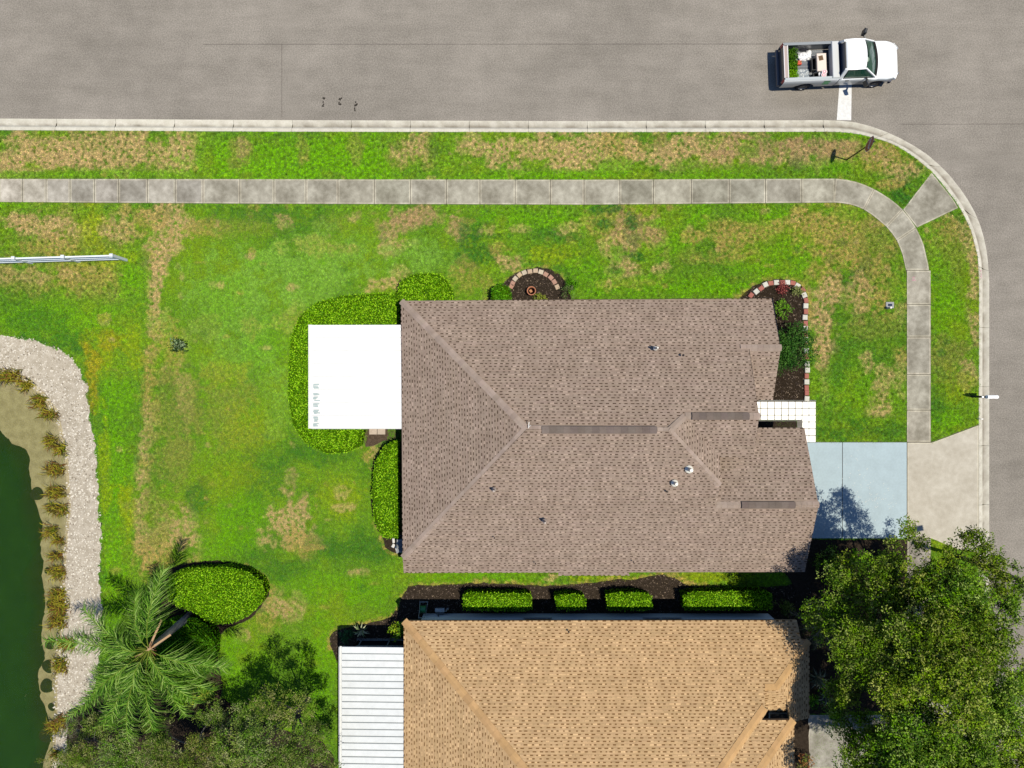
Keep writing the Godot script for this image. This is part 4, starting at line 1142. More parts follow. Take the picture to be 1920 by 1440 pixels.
	for c in [[600, 622], [600, 790], [740, 622], [740, 790]]:
		var w := P(c[0], c[1], 0.0)
		w = Vector3(P(c[0], 0, 2.5).x, 0, P(0, c[1], 2.5).z)
		cov.abox(Vector3(w.x - 0.05, 0.0, w.z - 0.05), Vector3(w.x + 0.05, 2.38, w.z + 0.05), ph(235, 235, 232))
	var pc := part("patio_cover", cov, M.satin, o)
	pan_roof(pc, 584, 754, 608.5, 16, 12.2, 2.55, ph(250, 250, 247, 1.25), ph(214, 216, 216, 1.1), 0.012)
	var drip := MB.new()      # grey algae on the pans' low ends
	for i in 16:
		if i < 10 and rng.randf() < 0.85:
			continue
		var z0 := P(0, 609.5 + i * 12.2, 2.5).z
		for k in 5:
			var x0: float = P(586 + rng.randf() * 3, 0, 2.5).x
			var zz := z0 + rng.randf_range(0.0, 0.2)
			var hh: float = 2.482
			var l := rng.randf_range(0.1, 0.32)
			drip.quad(Vector3(x0, hh, zz + rng.randf_range(0.03, 0.08)), Vector3(x0 + l, hh + 0.008 + l * 0.017, zz + 0.06), Vector3(x0 + l, hh + 0.008 + l * 0.017, zz), Vector3(x0, hh, zz), ph(196, 212, 210))
	part("algae_stain", drip, M.white, pc)
	# white tiled entry path, each tile set in a grey bed
	var path := structure("entry_path", P(1490, 780))
	var bed := MB.new()
	var L := [[1345, 752.5], [1529, 752.5], [1529, 829.2], [1494, 829.2], [1494, 787.5], [1345, 787.5]]
	bed.plate(GP(L), 0.036, -0.05, ph(150, 147, 140))
	part("tile_bed", bed, M.concrete, path)
	var rim := MB.new()
	rim.abox(Vector3(G(1421, 0).x, 0.0, G(0, 750).y), Vector3(G(1529, 0).x, 0.06, G(0, 752).y), ph(150, 150, 146))
	rim.abox(Vector3(G(1421, 0).x, 0.0, G(0, 788).y), Vector3(G(1494, 0).x, 0.06, G(0, 789.5).y), ph(150, 150, 146))
	part("path_rim", rim, M.concrete, path)
	var tw := 12.9
	for r in 6:
		for c in 11:
			var x0 := 1529 - (c + 1) * tw; var y0 := 752.8 + r * 12.75
			if r > 2 and c > 1:
				continue
			var tl := MB.new()
			var x1: float = x0 + tw
			if r > 2 and c == 1: x1 = x0 + tw
			if r == 2 and c > 1: pass
			var y1 := minf(y0 + 12.75, 787.4) if (c > 1) else y0 + 12.75
			if r > 2 and c == 1 and x0 < 1494: x0 = maxf(x0, 1494.2)
			var ga := G(x0 + 0.6, y0 + 0.6); var gb := G(x1 - 0.6, y1 - 0.6)
			if gb.y - ga.y < 0.05: continue
			tl.abox(Vector3(ga.x, 0.02, ga.y), Vector3(gb.x, 0.046, gb.y), vary(ph(240, 239, 233), 0.03), 0.004)
			part("tile", tl, M.tile, path)
	var pv := structure("patio_step", P(708, 810))
	for x in [692.5, 708]:
		var t2 := MB.new()
		var ga := G(x, 795); var gb := G(x + 14.6, 814.5)
		t2.abox(Vector3(ga.x, -0.02, ga.y), Vector3(gb.x, 0.05, gb.y), vary(ph(222, 206, 190), 0.03), 0.006)
		part("paver", t2, M.kerb, pv)
	var gr := MB.new()
	gr.plate(GP([[680, 800], [750, 800], [750, 826], [720, 826], [700, 836], [684, 838]]), 0.006, 0.006, ph(140, 126, 112))
	part("gravel_patch", gr, M.mulch, null, "structure")
func ridge_boards(lines: Array, col: Color, o: Node) -> MeshInstance3D:
	var first: MeshInstance3D = null
	for l in lines:
		var p := part("ridge_board", ridge_board([l], col), M.shingle, o)
		if first == null:
			first = p
	return first
func ridge_board(lines: Array, col: Color) -> MB:
	var b := MB.new()
	for l in lines:
		b.bar(l[0] + Vector3(0, -0.06, 0), l[1] + Vector3(-0.02, -0.06, 0), 0.04, 0.06, col)
	return b

func tan_house() -> void:
	var o := thing("house", "neighbouring house with tan shingle roof and ribbed white porch roof", "house", P(1130, 1400))
	var tone := ph(232, 196, 150)
	var dark := ph(154, 116, 72)
	var fa := ph(196, 172, 140)
	var e := 2.6
	var NW := P(757, 1164, e); var NE := P(1494, 1163, e)
	var k := 0.417
	var zr := 18.3      # main ridge, past the picture's lower edge
	var t := zr - NW.z
	var apW := Vector3(NW.x + t, e + k * t, zr)
	var n0 := nrm3(NW, NE, apW)
	var on := func(px: float, py: float) -> Vector3:      # the point of the north slope seen at that pixel
		var h := 3.0
		for i in 12:
			var w := P(px, py, h)
			h = e + k * (w.z - NW.z)
		return P(px, py, h)
	var apS: Vector3 = on.call(1456, 1289)       # small hip end on the right
	var stub: Vector3 = on.call(1434, 1289)
	var cor: Vector3 = on.call(1502, 1199)
	var East := P(1517, 1199, cor.y).x
	var hipTop: Vector3 = on.call(1434, 1327)
	var te := zr - hipTop.z
	var apE := Vector3(hipTop.x - te, e + k * t, zr)
	# north slope with the small hip taken out at its right end
	slope("roof_slope", [NW, NE, cor, Vector3(East, apS.y - k * (East - apS.x), apS.z - (East - apS.x)), apS, stub, hipTop, apE, apW], o, tone, dark, fa, 1.1)
	slope("roof_slope", [NW, apW, Vector3(apW.x, apW.y, zr + 0.6), Vector3(NW.x, e, zr + t + 0.6)], o, tone, dark, fa, 1.1)
	var hipNE := Vector3(East, apS.y - k * (East - apS.x), apS.z - (East - apS.x))
	var zS := P(1517, 1346, hipNE.y).z
	slope("roof_slope", [apS, hipNE, Vector3(East, hipNE.y, zS), Vector3(apS.x + 0.75, apS.y - k * 0.75, zS), Vector3(apS.x + 0.55, apS.y - k * 0.55, apS.z + 0.55)], o, tone, dark, fa, 1.1)
	# saddle south of the stub ridge, dropping to the dark gap
	var gapT := P(1437, 1331, 3.2); var gapB := P(1462, 1349, 3.2)
	slope("roof_slope", [stub, apS, Vector3(apS.x + 0.55, apS.y - k * 0.55, apS.z + 0.55), Vector3(apS.x + 0.75, apS.y - k * 1.1, gapT.z), Vector3(stub.x + 0.05, stub.y - k * 1.0, gapT.z)], o, tone, dark, fa, 1.1)
	# main hip end facing the street and the wing in front of it
	var we := 4.1
	var wz := P(0, 1350, we).z
	var wx := P(1489, 0, we).x
	var vx := hipTop.x - (wz - hipTop.z) + 0.38
	slope("roof_slope", [hipTop, apE, apE + Vector3(0.38, -0.16, 0), Vector3(vx, we, wz), Vector3(hipTop.x + 0.2, hipTop.y - k * 0.2, hipTop.z + 0.12)], o, tone, dark, fa, 1.1)
	var wl := zr + 1.0 - wz
	slope("roof_slope", [Vector3(vx, we, wz), Vector3(wx, we, wz), Vector3(wx - wl, we + k * wl, wz + wl), Vector3(vx - wl, we + k * wl, wz + wl)], o, tone, dark, fa, 1.1)
	slope("roof_slope", [Vector3(wx, we, wz), Vector3(wx - wl, we + k * wl, wz + wl), Vector3(wx, we, wz + wl)], o, tone, dark, fa, 1.1)
	var cap := ph(232, 190, 138)
	var ridges := part("ridge_board", ridge_board([[stub, apS]], dark), M.shingle, o)
	var nE := Vector3(k, 1, 0).normalized()
	caps(NW, apW, n0, Vector3(-k, 1, 0).normalized(), ridges, cap, 0.40, 0.19)
	caps(hipNE, apS, n0, nE, ridges, cap, 0.40, 0.17)
	caps(stub, apS, n0, Vector3(0, 1, k).normalized(), ridges, cap, 0.40, 0.17)
	caps(hipTop, apE, n0, nE, ridges, cap, 0.40, 0.2)
	caps(Vector3(wx, we, wz), Vector3(wx - wl, we + k * wl, wz + wl), Vector3(0, 1, -k).normalized(), nE, ridges, cap, 0.40, 0.19)
	var gap_shade := MB.new()  # added near-black panel that paints the shade inside the roof gap
	gap_shade.abox(Vector3(hipTop.x - 0.6, 2.3, hipTop.z - 0.4), Vector3(East - 0.6, 2.36, wz + 2.2), Color(0.015, 0.013, 0.012))
	part("painted_gap_shade", gap_shade, M.plain, o)
	# walls and the windows of the side wall
	var zw := P(0, 1150, 0).z
	var xw := NW.x + 0.62
	var wc := Color(0.52, 0.55, 0.52)
	wall_ring(PackedVector2Array([Vector2(xw, zw), Vector2(NE.x - 0.4, zw), Vector2(NE.x - 0.4, wz + 0.5), Vector2(wx - 0.5, wz + 0.5), Vector2(wx - 0.5, zr + 6), Vector2(xw, zr + 6)]), 0.0, 2.5, wc, o)
	for w in [[985, 1034], [1214, 1242], [1250, 1282]]:
		var x0: float = P(w[0], 0, 1.6).x; var x1: float = P(w[1], 0, 1.6).x
		var fb := MB.new()
		fb.abox(Vector3(x0 - 0.07, 0.75, zw - 0.05), Vector3(x1 + 0.07, 0.84, zw - 0.001), ph(190, 194, 192))
		fb.abox(Vector3(x0 - 0.07, 2.1, zw - 0.05), Vector3(x1 + 0.07, 2.17, zw - 0.001), ph(190, 194, 192))
		fb.abox(Vector3(x0 - 0.07, 0.84, zw - 0.05), Vector3(x0, 2.1, zw - 0.001), ph(190, 194, 192))
		fb.abox(Vector3(x1, 0.84, zw - 0.05), Vector3(x1 + 0.07, 2.1, zw - 0.001), ph(190, 194, 192))
		var f := part("window", fb, M.satin, o)
		var gb := MB.new()
		gb.abox(Vector3(x0, 0.84, zw - 0.02), Vector3(x1, 2.1, zw - 0.004), ph(30, 38, 48))
		part("pane", gb, M.tile, f)
	pipe(1406.5 - 340, 1185, 3.0, 0.02, 0.06, ph(40, 34, 30), o)
	var sp := MB.new()
	sp.lathe(Vector3(P(822, 1153, 0.5).x, 0.5, zw - 0.06), [Vector2(0.03, 0), Vector2(0.05, 0.04), Vector2(0.02, 0.09)], ph(70, 74, 74), 8)
	part("spigot", sp, M.metal, o)
	# screened porch with its ribbed roof
	var fr := MB.new()
	var pz := P(0, 1200, 0).z
	var px0 := P(673, 0, 0).x; var px1 := NW.x + 0.55
	var al := ph(132, 146, 152)
	for x in [px0, px0 + 0.16, P(731, 0, 0).x]:
		fr.abox(Vector3(x - 0.03, 0.03, pz - 0.03), Vector3(x + 0.03, 2.35, pz + 0.03), al)
	fr.abox(Vector3(px0, 0.03, pz - 0.025), Vector3(px1, 0.10, pz + 0.025), al)
	fr.abox(Vector3(px0, 0.78, pz - 0.025), Vector3(px1, 0.84, pz + 0.025), al)
	fr.abox(Vector3(px0 - 0.03, 2.3, pz - 0.04), Vector3(px1, 2.38, zr + 4), al)
	for z in 6:
		fr.abox(Vector3(px0 - 0.03, 0.03, pz + z * 1.6 - 0.03), Vector3(px0 + 0.03, 2.3, pz + z * 1.6 + 0.03), al)
	var po := part("screen_porch", fr, M.satin, o)
	var sc := MB.new()
	sc.abox(Vector3(px0 + 0.05, 0.1, pz - 0.004), Vector3(px1, 2.3, pz + 0.004), ph(22, 30, 38))
	sc.abox(Vector3(px0 - 0.004, 0.1, pz + 0.05), Vector3(px0 + 0.004, 2.3, zr + 4), ph(22, 30, 38))
	part("screen", sc, M.screen, po)
	pan_roof(po, 641, 758, 1213.5, 21, 12.92, 2.5, ph(244, 248, 248, 1.05), ph(150, 158, 160), 0.03)
	var slab := MB.new()
	slab.abox(Vector3(px0 - 0.1, -0.05, pz - 0.1), Vector3(xw, 0.03, zr + 4), ph(160, 160, 156))
	part("porch_floor", slab, M.concrete, po)

func beds() -> void:
	var i := 0
	for p in [BED_POT, BED_FRONT, BED_SIDE, BED_LANAI, BED_OVAL, BED_HEDGE, [[1421, 789], [1494, 789], [1494, 803], [1421, 803]], [[1490, 1100], [1700, 1090], [1700, 1330], [1490, 1340]], [[1478, 1338], [1516, 1338], [1516, 1520], [1478, 1520]], [[1440, 1012], [1699, 1012], [1699, 1095], [1492, 1104], [1470, 1072], [1440, 1072]], [[128, 1335], [200, 1300], [300, 1290], [420, 1310], [470, 1340], [540, 1372], [600, 1385], [628, 1420], [630, 1560], [122, 1560]]]:  # beds below driveway and beside tan wing added to paint shaded ground dark
		var b := MB.new()
		# a slightly mounded sheet with a ragged rim
		var poly := GP(p)
		var rag := PackedVector2Array()
		for k in poly.size():
			var a := poly[k]; var c := poly[(k + 1) % poly.size()]
			var n := maxi(1, int(a.distance_to(c) / 0.22))
			for j in n:
				rag.append(a.lerp(c, float(j) / n) + Vector2(rng.randf_range(-0.05, 0.05), rng.randf_range(-0.05, 0.05)))
		if Geometry2D.triangulate_polygon(rag).size() == 0:
			rag = poly
		b.plate(rag, 0.012 + i * 0.004, 0.0, ph(92, 82, 74) if i != 1 else ph(84, 76, 66))
		part("mulch_bed", b, M.mulch, null, "structure")
		i += 1
	# bark chips
	var cm := MB.new()
	cm.box(Transform3D(), Vector3(1, 0.25, 0.4), Color(1, 1, 1))
	var xf := []
	var cols := PackedColorArray()
	for p in [BED_POT, BED_FRONT, BED_SIDE, BED_LANAI]:
		var poly := GP(p)
		var lo := Vector2(1e9, 1e9); var hi := Vector2(-1e9, -1e9)
		for q in poly:
			lo = lo.min(q); hi = hi.max(q)
		for k in int((hi.x - lo.x) * (hi.y - lo.y) * 110):
			var q := Vector2(rng.randf_range(lo.x, hi.x), rng.randf_range(lo.y, hi.y))
			if not Geometry2D.is_point_in_polygon(q, poly):
				continue
			var s := rng.randf_range(0.03, 0.09)
			xf.append(Transform3D(Basis.from_euler(Vector3(rng.randf_range(-0.3, 0.3), rng.randf() * TAU, rng.randf_range(-0.3, 0.3))).scaled(Vector3(s, s, s)), Vector3(q.x, 0.03, q.y)))
			var r := rng.randf()
			cols.append(vary(ph(70, 60, 54) if r < 0.5 else (ph(112, 98, 86) if r < 0.93 else ph(150, 132, 112)), 0.25))
	multi("bark_chips", mesh_of(cm, Vector3.ZERO), xf, cols, M.plain, null, "loose grey brown bark mulch in the planting beds", "mulch")
	# block edgings
	var edge := thing("bed_edging", "half ring of pink and cream blocks round the terracotta pot", "edging", P(1003, 520))
	for q in [[959, 537, 60], [961, 532, 62], [966, 523, 50], [974, 516, 40], [983, 511.5, 24], [993.5, 509.5, 8], [1004, 508, 0], [1014, 510.5, -16], [1023, 515, -30], [1032.5, 521, -45], [1039, 529, -60], [1044.5, 538.5, -66]]:
		var c := [ph(222, 198, 166), ph(206, 160, 140), ph(226, 202, 176), ph(208, 166, 148), ph(232, 218, 196)]
		edging_block(edge, q[0], q[1], 9.0, 8.2, q[2], vary(c[(int(q[0]) + int(q[1])) % 5], 0.06))
	var edge2 := thing("bed_edging", "row of alternating white and red blocks curving round the front bed", "edging", P(1480, 600))
	var W := ph(240, 238, 228); var R := ph(196, 128, 116)
	for q in [[1407, 554, 55, 1], [1417, 547, 40, 0], [1426, 541, 40, 1], [1434, 534, 25, 0], [1444, 531.5, 8, 1], [1454.5, 530, 3, 0], [1465.3, 530, 0, 1], [1475.4, 530, 0, 0], [1485.4, 531, -12, 1], [1494, 536.3, -30, 0], [1504, 544, -50, 1], [1506.7, 553.7, -68, 0], [1510, 563.8, -80, 1], [1509.5, 573.8, 88, 0], [1509.7, 584.5, 90, 1], [1508, 595.3, 88, 0], [1509.2, 606.7, 90, 1], [1508.7, 616, 90, 0], [1508.9, 626.5, 90, 1], [1510, 637, 90, 0], [1510.5, 647.5, 90, 1], [1510.5, 658, 90, 0], [1511, 668.5, 90, 1], [1512, 682.5, 80, 0], [1512.5, 694, 90, 0], [1511.2, 705, 90, 1], [1511.3, 716, 90, 0], [1511, 727, 90, 1], [1511.4, 736.5, 90, 1], [1511.5, 747.5, 85, 0]]:
		edging_block(edge2, q[0], q[1], 9.6, 9.2 if q[3] == 0 else 8.2, q[2], vary(R if q[3] == 1 else W, 0.05))
func edging_block(parent: Node, px: float, py: float, l: float, w: float, deg: float, col: Color) -> void:
	var b := MB.new()
	var g := G(px, py)
	b.box(Transform3D(Basis(Vector3.UP, deg_to_rad(deg)), Vector3(g.x, 0.055, g.y)), Vector3(l / S, 0.13, w / S), col, 0.018)
	part("block", b, M.kerb, parent)

# ---------- plants
func rdir() -> Vector3:
	var z := rng.randf_range(-1, 1)
	var t := rng.randf() * TAU
	var r := sqrt(1 - z * z)
	return Vector3(r * cos(t), z, r * sin(t))
func pick(cols: Array, a := 0.18) -> Color:
	return vary(cols[rng.randi() % cols.size()], a)
var LIME := []
var OAK := []
var FINE := []
func clipped_hedge(label: String, outline: Array, h: float, cols: Array, dens := 950.0, leaf_l := 0.085) -> void:
	var top := GP(outline, h)
	if Geometry2D.is_polygon_clockwise(top):
		top.reverse()
	var c := Vector2.ZERO
	for p in top: c += p
	c /= top.size()
	var o := thing("hedge", label, "hedge", Vector3(c.x, 0, c.y), "clipped hedges")
	var core := MB.new()
	var inset := Geometry2D.offset_polygon(top, -0.06)
	var body: PackedVector2Array = inset[0] if inset.size() > 0 else top
	core.plate(body, h - 0.08, 0.0, ph(66, 96, 12), ph(40, 48, 18))  # sides coloured darker than the top, painting in the hedge shade
	part("twigs", core, M.plain, o)
	var b := MB.new()
	var lo := Vector2(1e9, 1e9); var hi := Vector2(-1e9, -1e9)
	for q in top:
		lo = lo.min(q); hi = hi.max(q)
	var soft := Geometry2D.offset_polygon(top, -0.16)
	var n := int((hi.x - lo.x) * (hi.y - lo.y) * dens)
	var bump := FastNoiseLite.new()
	bump.seed = int(absf(c.x) * 100); bump.frequency = 0.9
	for k in n:
		var q := Vector2(rng.randf_range(lo.x, hi.x), rng.randf_range(lo.y, hi.y))
		if not Geometry2D.is_point_in_polygon(q, top):
			continue
		var rim := true
		for s in soft:
			if Geometry2D.is_point_in_polygon(q, s):
				rim = false
		var p := Vector3(q.x, h - 0.05 + rng.randf_range(-0.05, 0.04) + bump.get_noise_2d(q.x, q.y) * 0.05 - (0.05 if rim else 0.0), q.y)
		var nn := (Vector3.UP * rng.randf_range(0.5, 1.4) + rdir()).normalized()
		var d := nn.cross(rdir()).normalized()
		b.leaf(p, d, nn, leaf_l * rng.randf_range(0.7, 1.3), leaf_l * rng.randf_range(0.45, 0.65), pick(cols))
	for i in top.size():
		var a := top[i]; var e := top[(i + 1) % top.size()]
		var l := a.distance_to(e)
		var out := Vector2((e - a).y, -(e - a).x).normalized()
		for k in int(l * h * dens * 0.4):
			var q := a.lerp(e, rng.randf()) - out * rng.randf_range(0.03, 0.10)
			var p := Vector3(q.x, rng.randf_range(0.06, h - 0.06), q.y)
			var nn := (Vector3(out.x, 0.1, out.y) + rdir() * 0.35).normalized()
			var d := nn.cross(rdir()).normalized()
			b.leaf(p, d, nn, leaf_l * rng.randf_range(0.7, 1.3), leaf_l * rng.randf_range(0.45, 0.65), pick(cols))
	part("foliage", b, M.leaf, o)
func clump(b: MB, o: Vector3, r: Vector3, n: int, l: float, cols: Array, up := 0.7, wide := 0.5) -> void:
	# leaves gathered in small sprays through an ellipsoid, denser toward its skin
	var sprays := maxi(3, n / 14)
	for s in sprays:
		var d := rdir()
		if d.y < -0.35: d.y = -d.y
		var p := o + d * r * pow(rng.randf(), 0.38)
		var sr := l * rng.randf_range(1.2, 2.6)
		var sc := pick(cols, 0.12)
		for k in 14:
			var q := p + rdir() * sr * sqrt(rng.randf()) * Vector3(1, 0.7, 1)
			var nn := (Vector3.UP * up + rdir()).normalized()
			var dd := nn.cross(rdir()).normalized()
			b.leaf(q, dd, nn, l * rng.randf_range(0.7, 1.4), l * wide * rng.randf_range(0.8, 1.2), vary(sc, 0.15))
func limb(b: MB, a: Vector3, e: Vector3, r0: float, r1: float, col: Color, sag := 0.0) -> Array:
	var pts := []; var rad := []
	var side := rdir() * a.distance_to(e) * 0.08
	for i in 6:
		var t := i / 5.0
		pts.append(a.lerp(e, t) + side * sin(t * PI) + Vector3(0, sag * sin(t * PI), 0))
		rad.append(lerpf(r0, r1, t))
	b.tube(pts, rad, col, 6)
	return pts
# lobes: [px, py, h, rx, ry] - the part of the crown seen at that pixel at that height
func tree(called: String, label: String, base_px: Array, lobes: Array, trunk_r: float, dens: float, leaf_l: float, cols: Array, bark: Color, wide := 0.5) -> void:
	var base := P(base_px[0], base_px[1], 0)
	var o := thing(called, label, "tree", base)
	var tb := MB.new()
	var hmin := 99.0
	for q in lobes: hmin = minf(hmin, q[2])
	var fork := base + Vector3(rng.randf_range(-0.2, 0.2), hmin * 0.42, rng.randf_range(-0.2, 0.2))
	tb.tube([base - Vector3(0, 0.1, 0), base + Vector3(0, 0.15, 0), base.lerp(fork, 0.5), fork], [trunk_r * 1.7, trunk_r * 1.2, trunk_r, trunk_r * 0.9], bark, 10)
	var tr := part("trunk", tb, M.bark, o)
	var cb := MB.new()
	for q in lobes:
		var c := P(q[0], q[1], q[2])
		var lb := MB.new()
		var pts := limb(lb, fork, c - Vector3(0, q[4] * 0.4, 0), trunk_r * 0.5, trunk_r * 0.1, bark, 0.2)
		for k in 7:
			var d := rdir(); d.y = absf(d.y) * 0.7
			limb(lb, pts[rng.randi_range(3, 5)], c + d * Vector3(q[3], q[4], q[3]) * 0.9, trunk_r * 0.11, 0.008, bark, 0.05)
		part("limb", lb, M.bark, tr)
		# each lobe is broken into lesser clumps with gaps between them
		var vol: float = q[3] * q[3] * 4.0
		var tint := rng.randf_range(0.72, 1.25)
		var warm := rng.randf_range(0.9, 1.2)
		var lc := []
		for cc in cols:
			lc.append(Color(cc.r * tint * warm, cc.g * tint, cc.b * tint))
		var m := int(7 + vol * 1.7)
		for k in m:
			var d := rdir()
			if d.y < -0.2: d.y = -d.y
			var p: Vector3 = c + d * Vector3(q[3], q[4], q[3]) * rng.randf_range(0.4, 1.12)
			var rr: float = minf(q[3] * rng.randf_range(0.3, 0.6), 0.95)
			clump(cb, p, Vector3(rr, rr * 0.6, rr), int(dens * rr * rr), leaf_l, lc, 0.8, wide)
	part("crown", cb, M.leaf, o)
func bush(called: String, label: String, category: String, px: float, py: float, r: float, h: float, n: int, l: float, cols: Array, wide := 0.5, group := "") -> void:
	var base := P(px, py, 0)
	var o := thing(called, label, category, base, group)
	var sb := MB.new()
	for k in 6:
		var d := rdir(); d.y = absf(d.y) + 0.4
		limb(sb, base, base + d.normalized() * Vector3(r, h, r) * 0.8, 0.014, 0.006, ph(120, 104, 84))
	part("stem", sb, M.bark, o)
	var b := MB.new()
	for k in 7:
		var d := rdir(); d.y = absf(d.y)
		clump(b, base + Vector3(0, h * 0.45, 0) + d * Vector3(r * 0.55, h * 0.35, r * 0.55), Vector3(r * 0.5, h * 0.35, r * 0.5), n / 7, l, cols, 0.9, wide)
	part("foliage", b, M.leaf, o)
func rosette(label: String, px: float, py: float, r: float, n: int, wid: float, cols: Array, h := 0.3, group := "", called := "spiky_plant") -> void:
	var base := P(px, py, 0)
	var o := thing(called, label, "plant", base, group)
	for k in n:
		var b := MB.new()
		var a := TAU * k / n + rng.randf_range(-0.15, 0.15)
		var d := Vector3(cos(a), 0, sin(a))
		var s := Vector3(-d.z, 0, d.x) * wid
		var l := r * rng.randf_range(0.75, 1.1)
		var rise := h * rng.randf_range(0.5, 1.3)
		var c := pick(cols)
		var p0 := base + Vector3(0, h * 0.25, 0); var p1 := base + d * l * 0.5 + Vector3(0, rise, 0); var p2 := base + d * l + Vector3(0, rise * 0.7, 0)
		b.quad(p0 + s, p0 - s, p1 - s, p1 + s, c)
		b.tri(p1 + s, p1 - s, p2, c)
		part("leaf", b, M.leaf, o)
func frond(b: MB, a: Vector3, tip: Vector3, rise: float, leaflets: int, ll: float, cols: Array, spine: Color) -> void:
	var pts := []; var rad := []
	var bend := (tip - a).cross(Vector3.UP).normalized() * rng.randf_range(-0.22, 0.22)
	for i in 11:
		var t := i / 10.0
		pts.append(a.lerp(tip, t) + Vector3(0, rise * sin(pow(t, 0.8) * PI), 0) + bend * sin(t * PI * 0.9))
		rad.append(lerpf(0.026, 0.005, t))
	b.tube(pts, rad, spine, 5)
	for k in leaflets:
		var t := 0.16 + 0.84 * (k + rng.randf()) / leaflets
		var f := t * 10.0
		var i := mini(int(f), 9)
		var p: Vector3 = pts[i].lerp(pts[i + 1], f - i)
		var d: Vector3 = (pts[i + 1] - pts[i]).normalized()
		var side := d.cross(Vector3.UP).normalized()
		var l := ll * (0.45 + 0.75 * sin(pow(t, 0.7) * PI)) * rng.randf_range(0.8, 1.15)
		for s in [-1, 1]:
			var q: Vector3 = (side * s * rng.randf_range(0.35, 1.0) + d * rng.randf_range(0.4, 1.3) + Vector3(0, rng.randf_range(-0.6, 0.5), 0)).normalized()
			var e: Vector3 = p + q * l + Vector3(rng.randf_range(-0.06, 0.06), -l * l * rng.randf_range(0.3, 0.9), rng.randf_range(-0.06, 0.06))
			var m: Vector3 = p + q * l * 0.5 + Vector3(0, -0.01, 0)
			var w: Vector3 = q.cross(Vector3.UP).normalized() * rng.randf_range(0.008, 0.013)
			var c := pick(cols, 0.2)
			b.quad(p - w, m - w, m + w, p + w, c)
			b.tri(m - w, e, m + w, c)
func plants() -> void:
	LIME = [ph(112, 166, 8, 1.45), ph(96, 150, 6, 1.4), ph(134, 186, 24, 1.5), ph(70, 122, 4, 1.25), ph(152, 196, 40, 1.5), ph(58, 104, 4, 1.2)]
	var deepg := [ph(76, 136, 16, 1.35), ph(60, 116, 12, 1.3), ph(98, 158, 26, 1.4), ph(48, 96, 12, 1.3)]
	OAK = [ph(94, 126, 30, 1.3), ph(76, 110, 22, 1.3), ph(124, 150, 44, 1.4), ph(60, 90, 20, 1.2), ph(104, 146, 14, 1.4), ph(140, 158, 76, 1.3)]
	FINE = [ph(92, 114, 40, 1.5), ph(72, 98, 34, 1.4), ph(116, 132, 60, 1.5), ph(84, 122, 26, 1.5), ph(136, 142, 92, 1.4)]
	clipped_hedge("long lime green hedge wrapped round the white patio cover", [[747, 548], [700, 549], [640, 553], [592, 566], [560, 592], [544, 630], [539, 690], [538, 745], [546, 795], [570, 832], [610, 852], [650, 850], [674, 838], [681, 806], [681, 796], [604, 796], [604, 622], [747, 622]], 1.0, LIME)
	clipped_hedge("bulging bright hedge at the brown roof's upper corner", [[746, 580], [745, 545], [752, 524], [772, 513], [800, 510], [822, 512], [840, 525], [849, 545], [852, 580]], 1.05, LIME)
	clipped_hedge("small round ball hedge between lawn and pot bed", [[921, 580], [921, 547], [926, 536], [939, 531], [952, 535], [959, 548], [960, 580]], 0.9, deepg, 1000.0)
	clipped_hedge("tall narrow hedge along the brown house's rear wall", [[747, 827], [732, 829], [716, 840], [704, 862], [698, 890], [696, 930], [700, 975], [710, 1002], [722, 1011], [747, 1009]], 1.0, LIME)
	clipped_hedge("oval hedge on the lawn beside the palm tree", [[309, 1098], [316, 1080], [335, 1069], [370, 1065], [420, 1064], [462, 1072], [488, 1090], [496, 1112], [488, 1134], [468, 1154], [440, 1168], [410, 1172], [385, 1166], [365, 1150], [335, 1142], [314, 1128]], 1.0, LIME)
	clipped_hedge("rounded hedge in the shade under the palm fronds", [[285, 1180], [300, 1168], [330, 1160], [365, 1160], [390, 1175], [402, 1200], [400, 1232], [388, 1262], [372, 1285], [340, 1295], [305, 1280], [285, 1240]], 0.9, deepg)
	clipped_hedge("longer box hedge nearest the hose reel, between the houses", [[868, 1116], [880, 1112], [930, 1113], [985, 1114], [997, 1118], [998, 1143], [990, 1147], [930, 1147], [868, 1145]], 1.05, LIME)
	clipped_hedge("smallest box hedge in the row between the houses", [[1040, 1118], [1060, 1115], [1085, 1116], [1098, 1120], [1100, 1143], [1075, 1145], [1045, 1145]], 1.05, LIME)
	clipped_hedge("mid sized box hedge, third along the wall between the houses", [[1137, 1116], [1160, 1112], [1200, 1112], [1222, 1118], [1226, 1142], [1215, 1146], [1140, 1146]], 1.05, LIME)
	clipped_hedge("long box hedge ending at the dark tree shade", [[1282, 1116], [1300, 1111], [1370, 1110], [1435, 1110], [1448, 1114], [1450, 1142], [1440, 1145], [1284, 1145]], 1.05, LIME)
	bush("shrub", "large dark leafy shrub in the front bed by the roof edge", "shrub", 1470, 655, 1.45, 1.4, 7500, 0.085, [ph(44, 84, 28, 1.4), ph(58, 98, 34, 1.4), ph(36, 68, 24, 1.4), ph(80, 122, 48, 1.3)])
	bush("shrub", "small bright green shrub in the front bed corner", "shrub", 1461, 581, 0.55, 0.5, 520, 0.085, [ph(100, 150, 30, 1.3), ph(78, 130, 22, 1.3), ph(120, 160, 50, 1.3)])
	bush("flower_plant", "low red leaved plant inside the curved front edging", "plant", 1465, 542, 0.32, 0.28, 200, 0.09, [ph(128, 62, 60, 1.3), ph(150, 80, 74, 1.3), ph(96, 44, 48, 1.3)])
	bush("flower_plant", "pale grey green plant beside the red leaved one", "plant", 1493, 548, 0.28, 0.3, 160, 0.09, [ph(150, 156, 96, 1.2), ph(120, 132, 70, 1.2)])
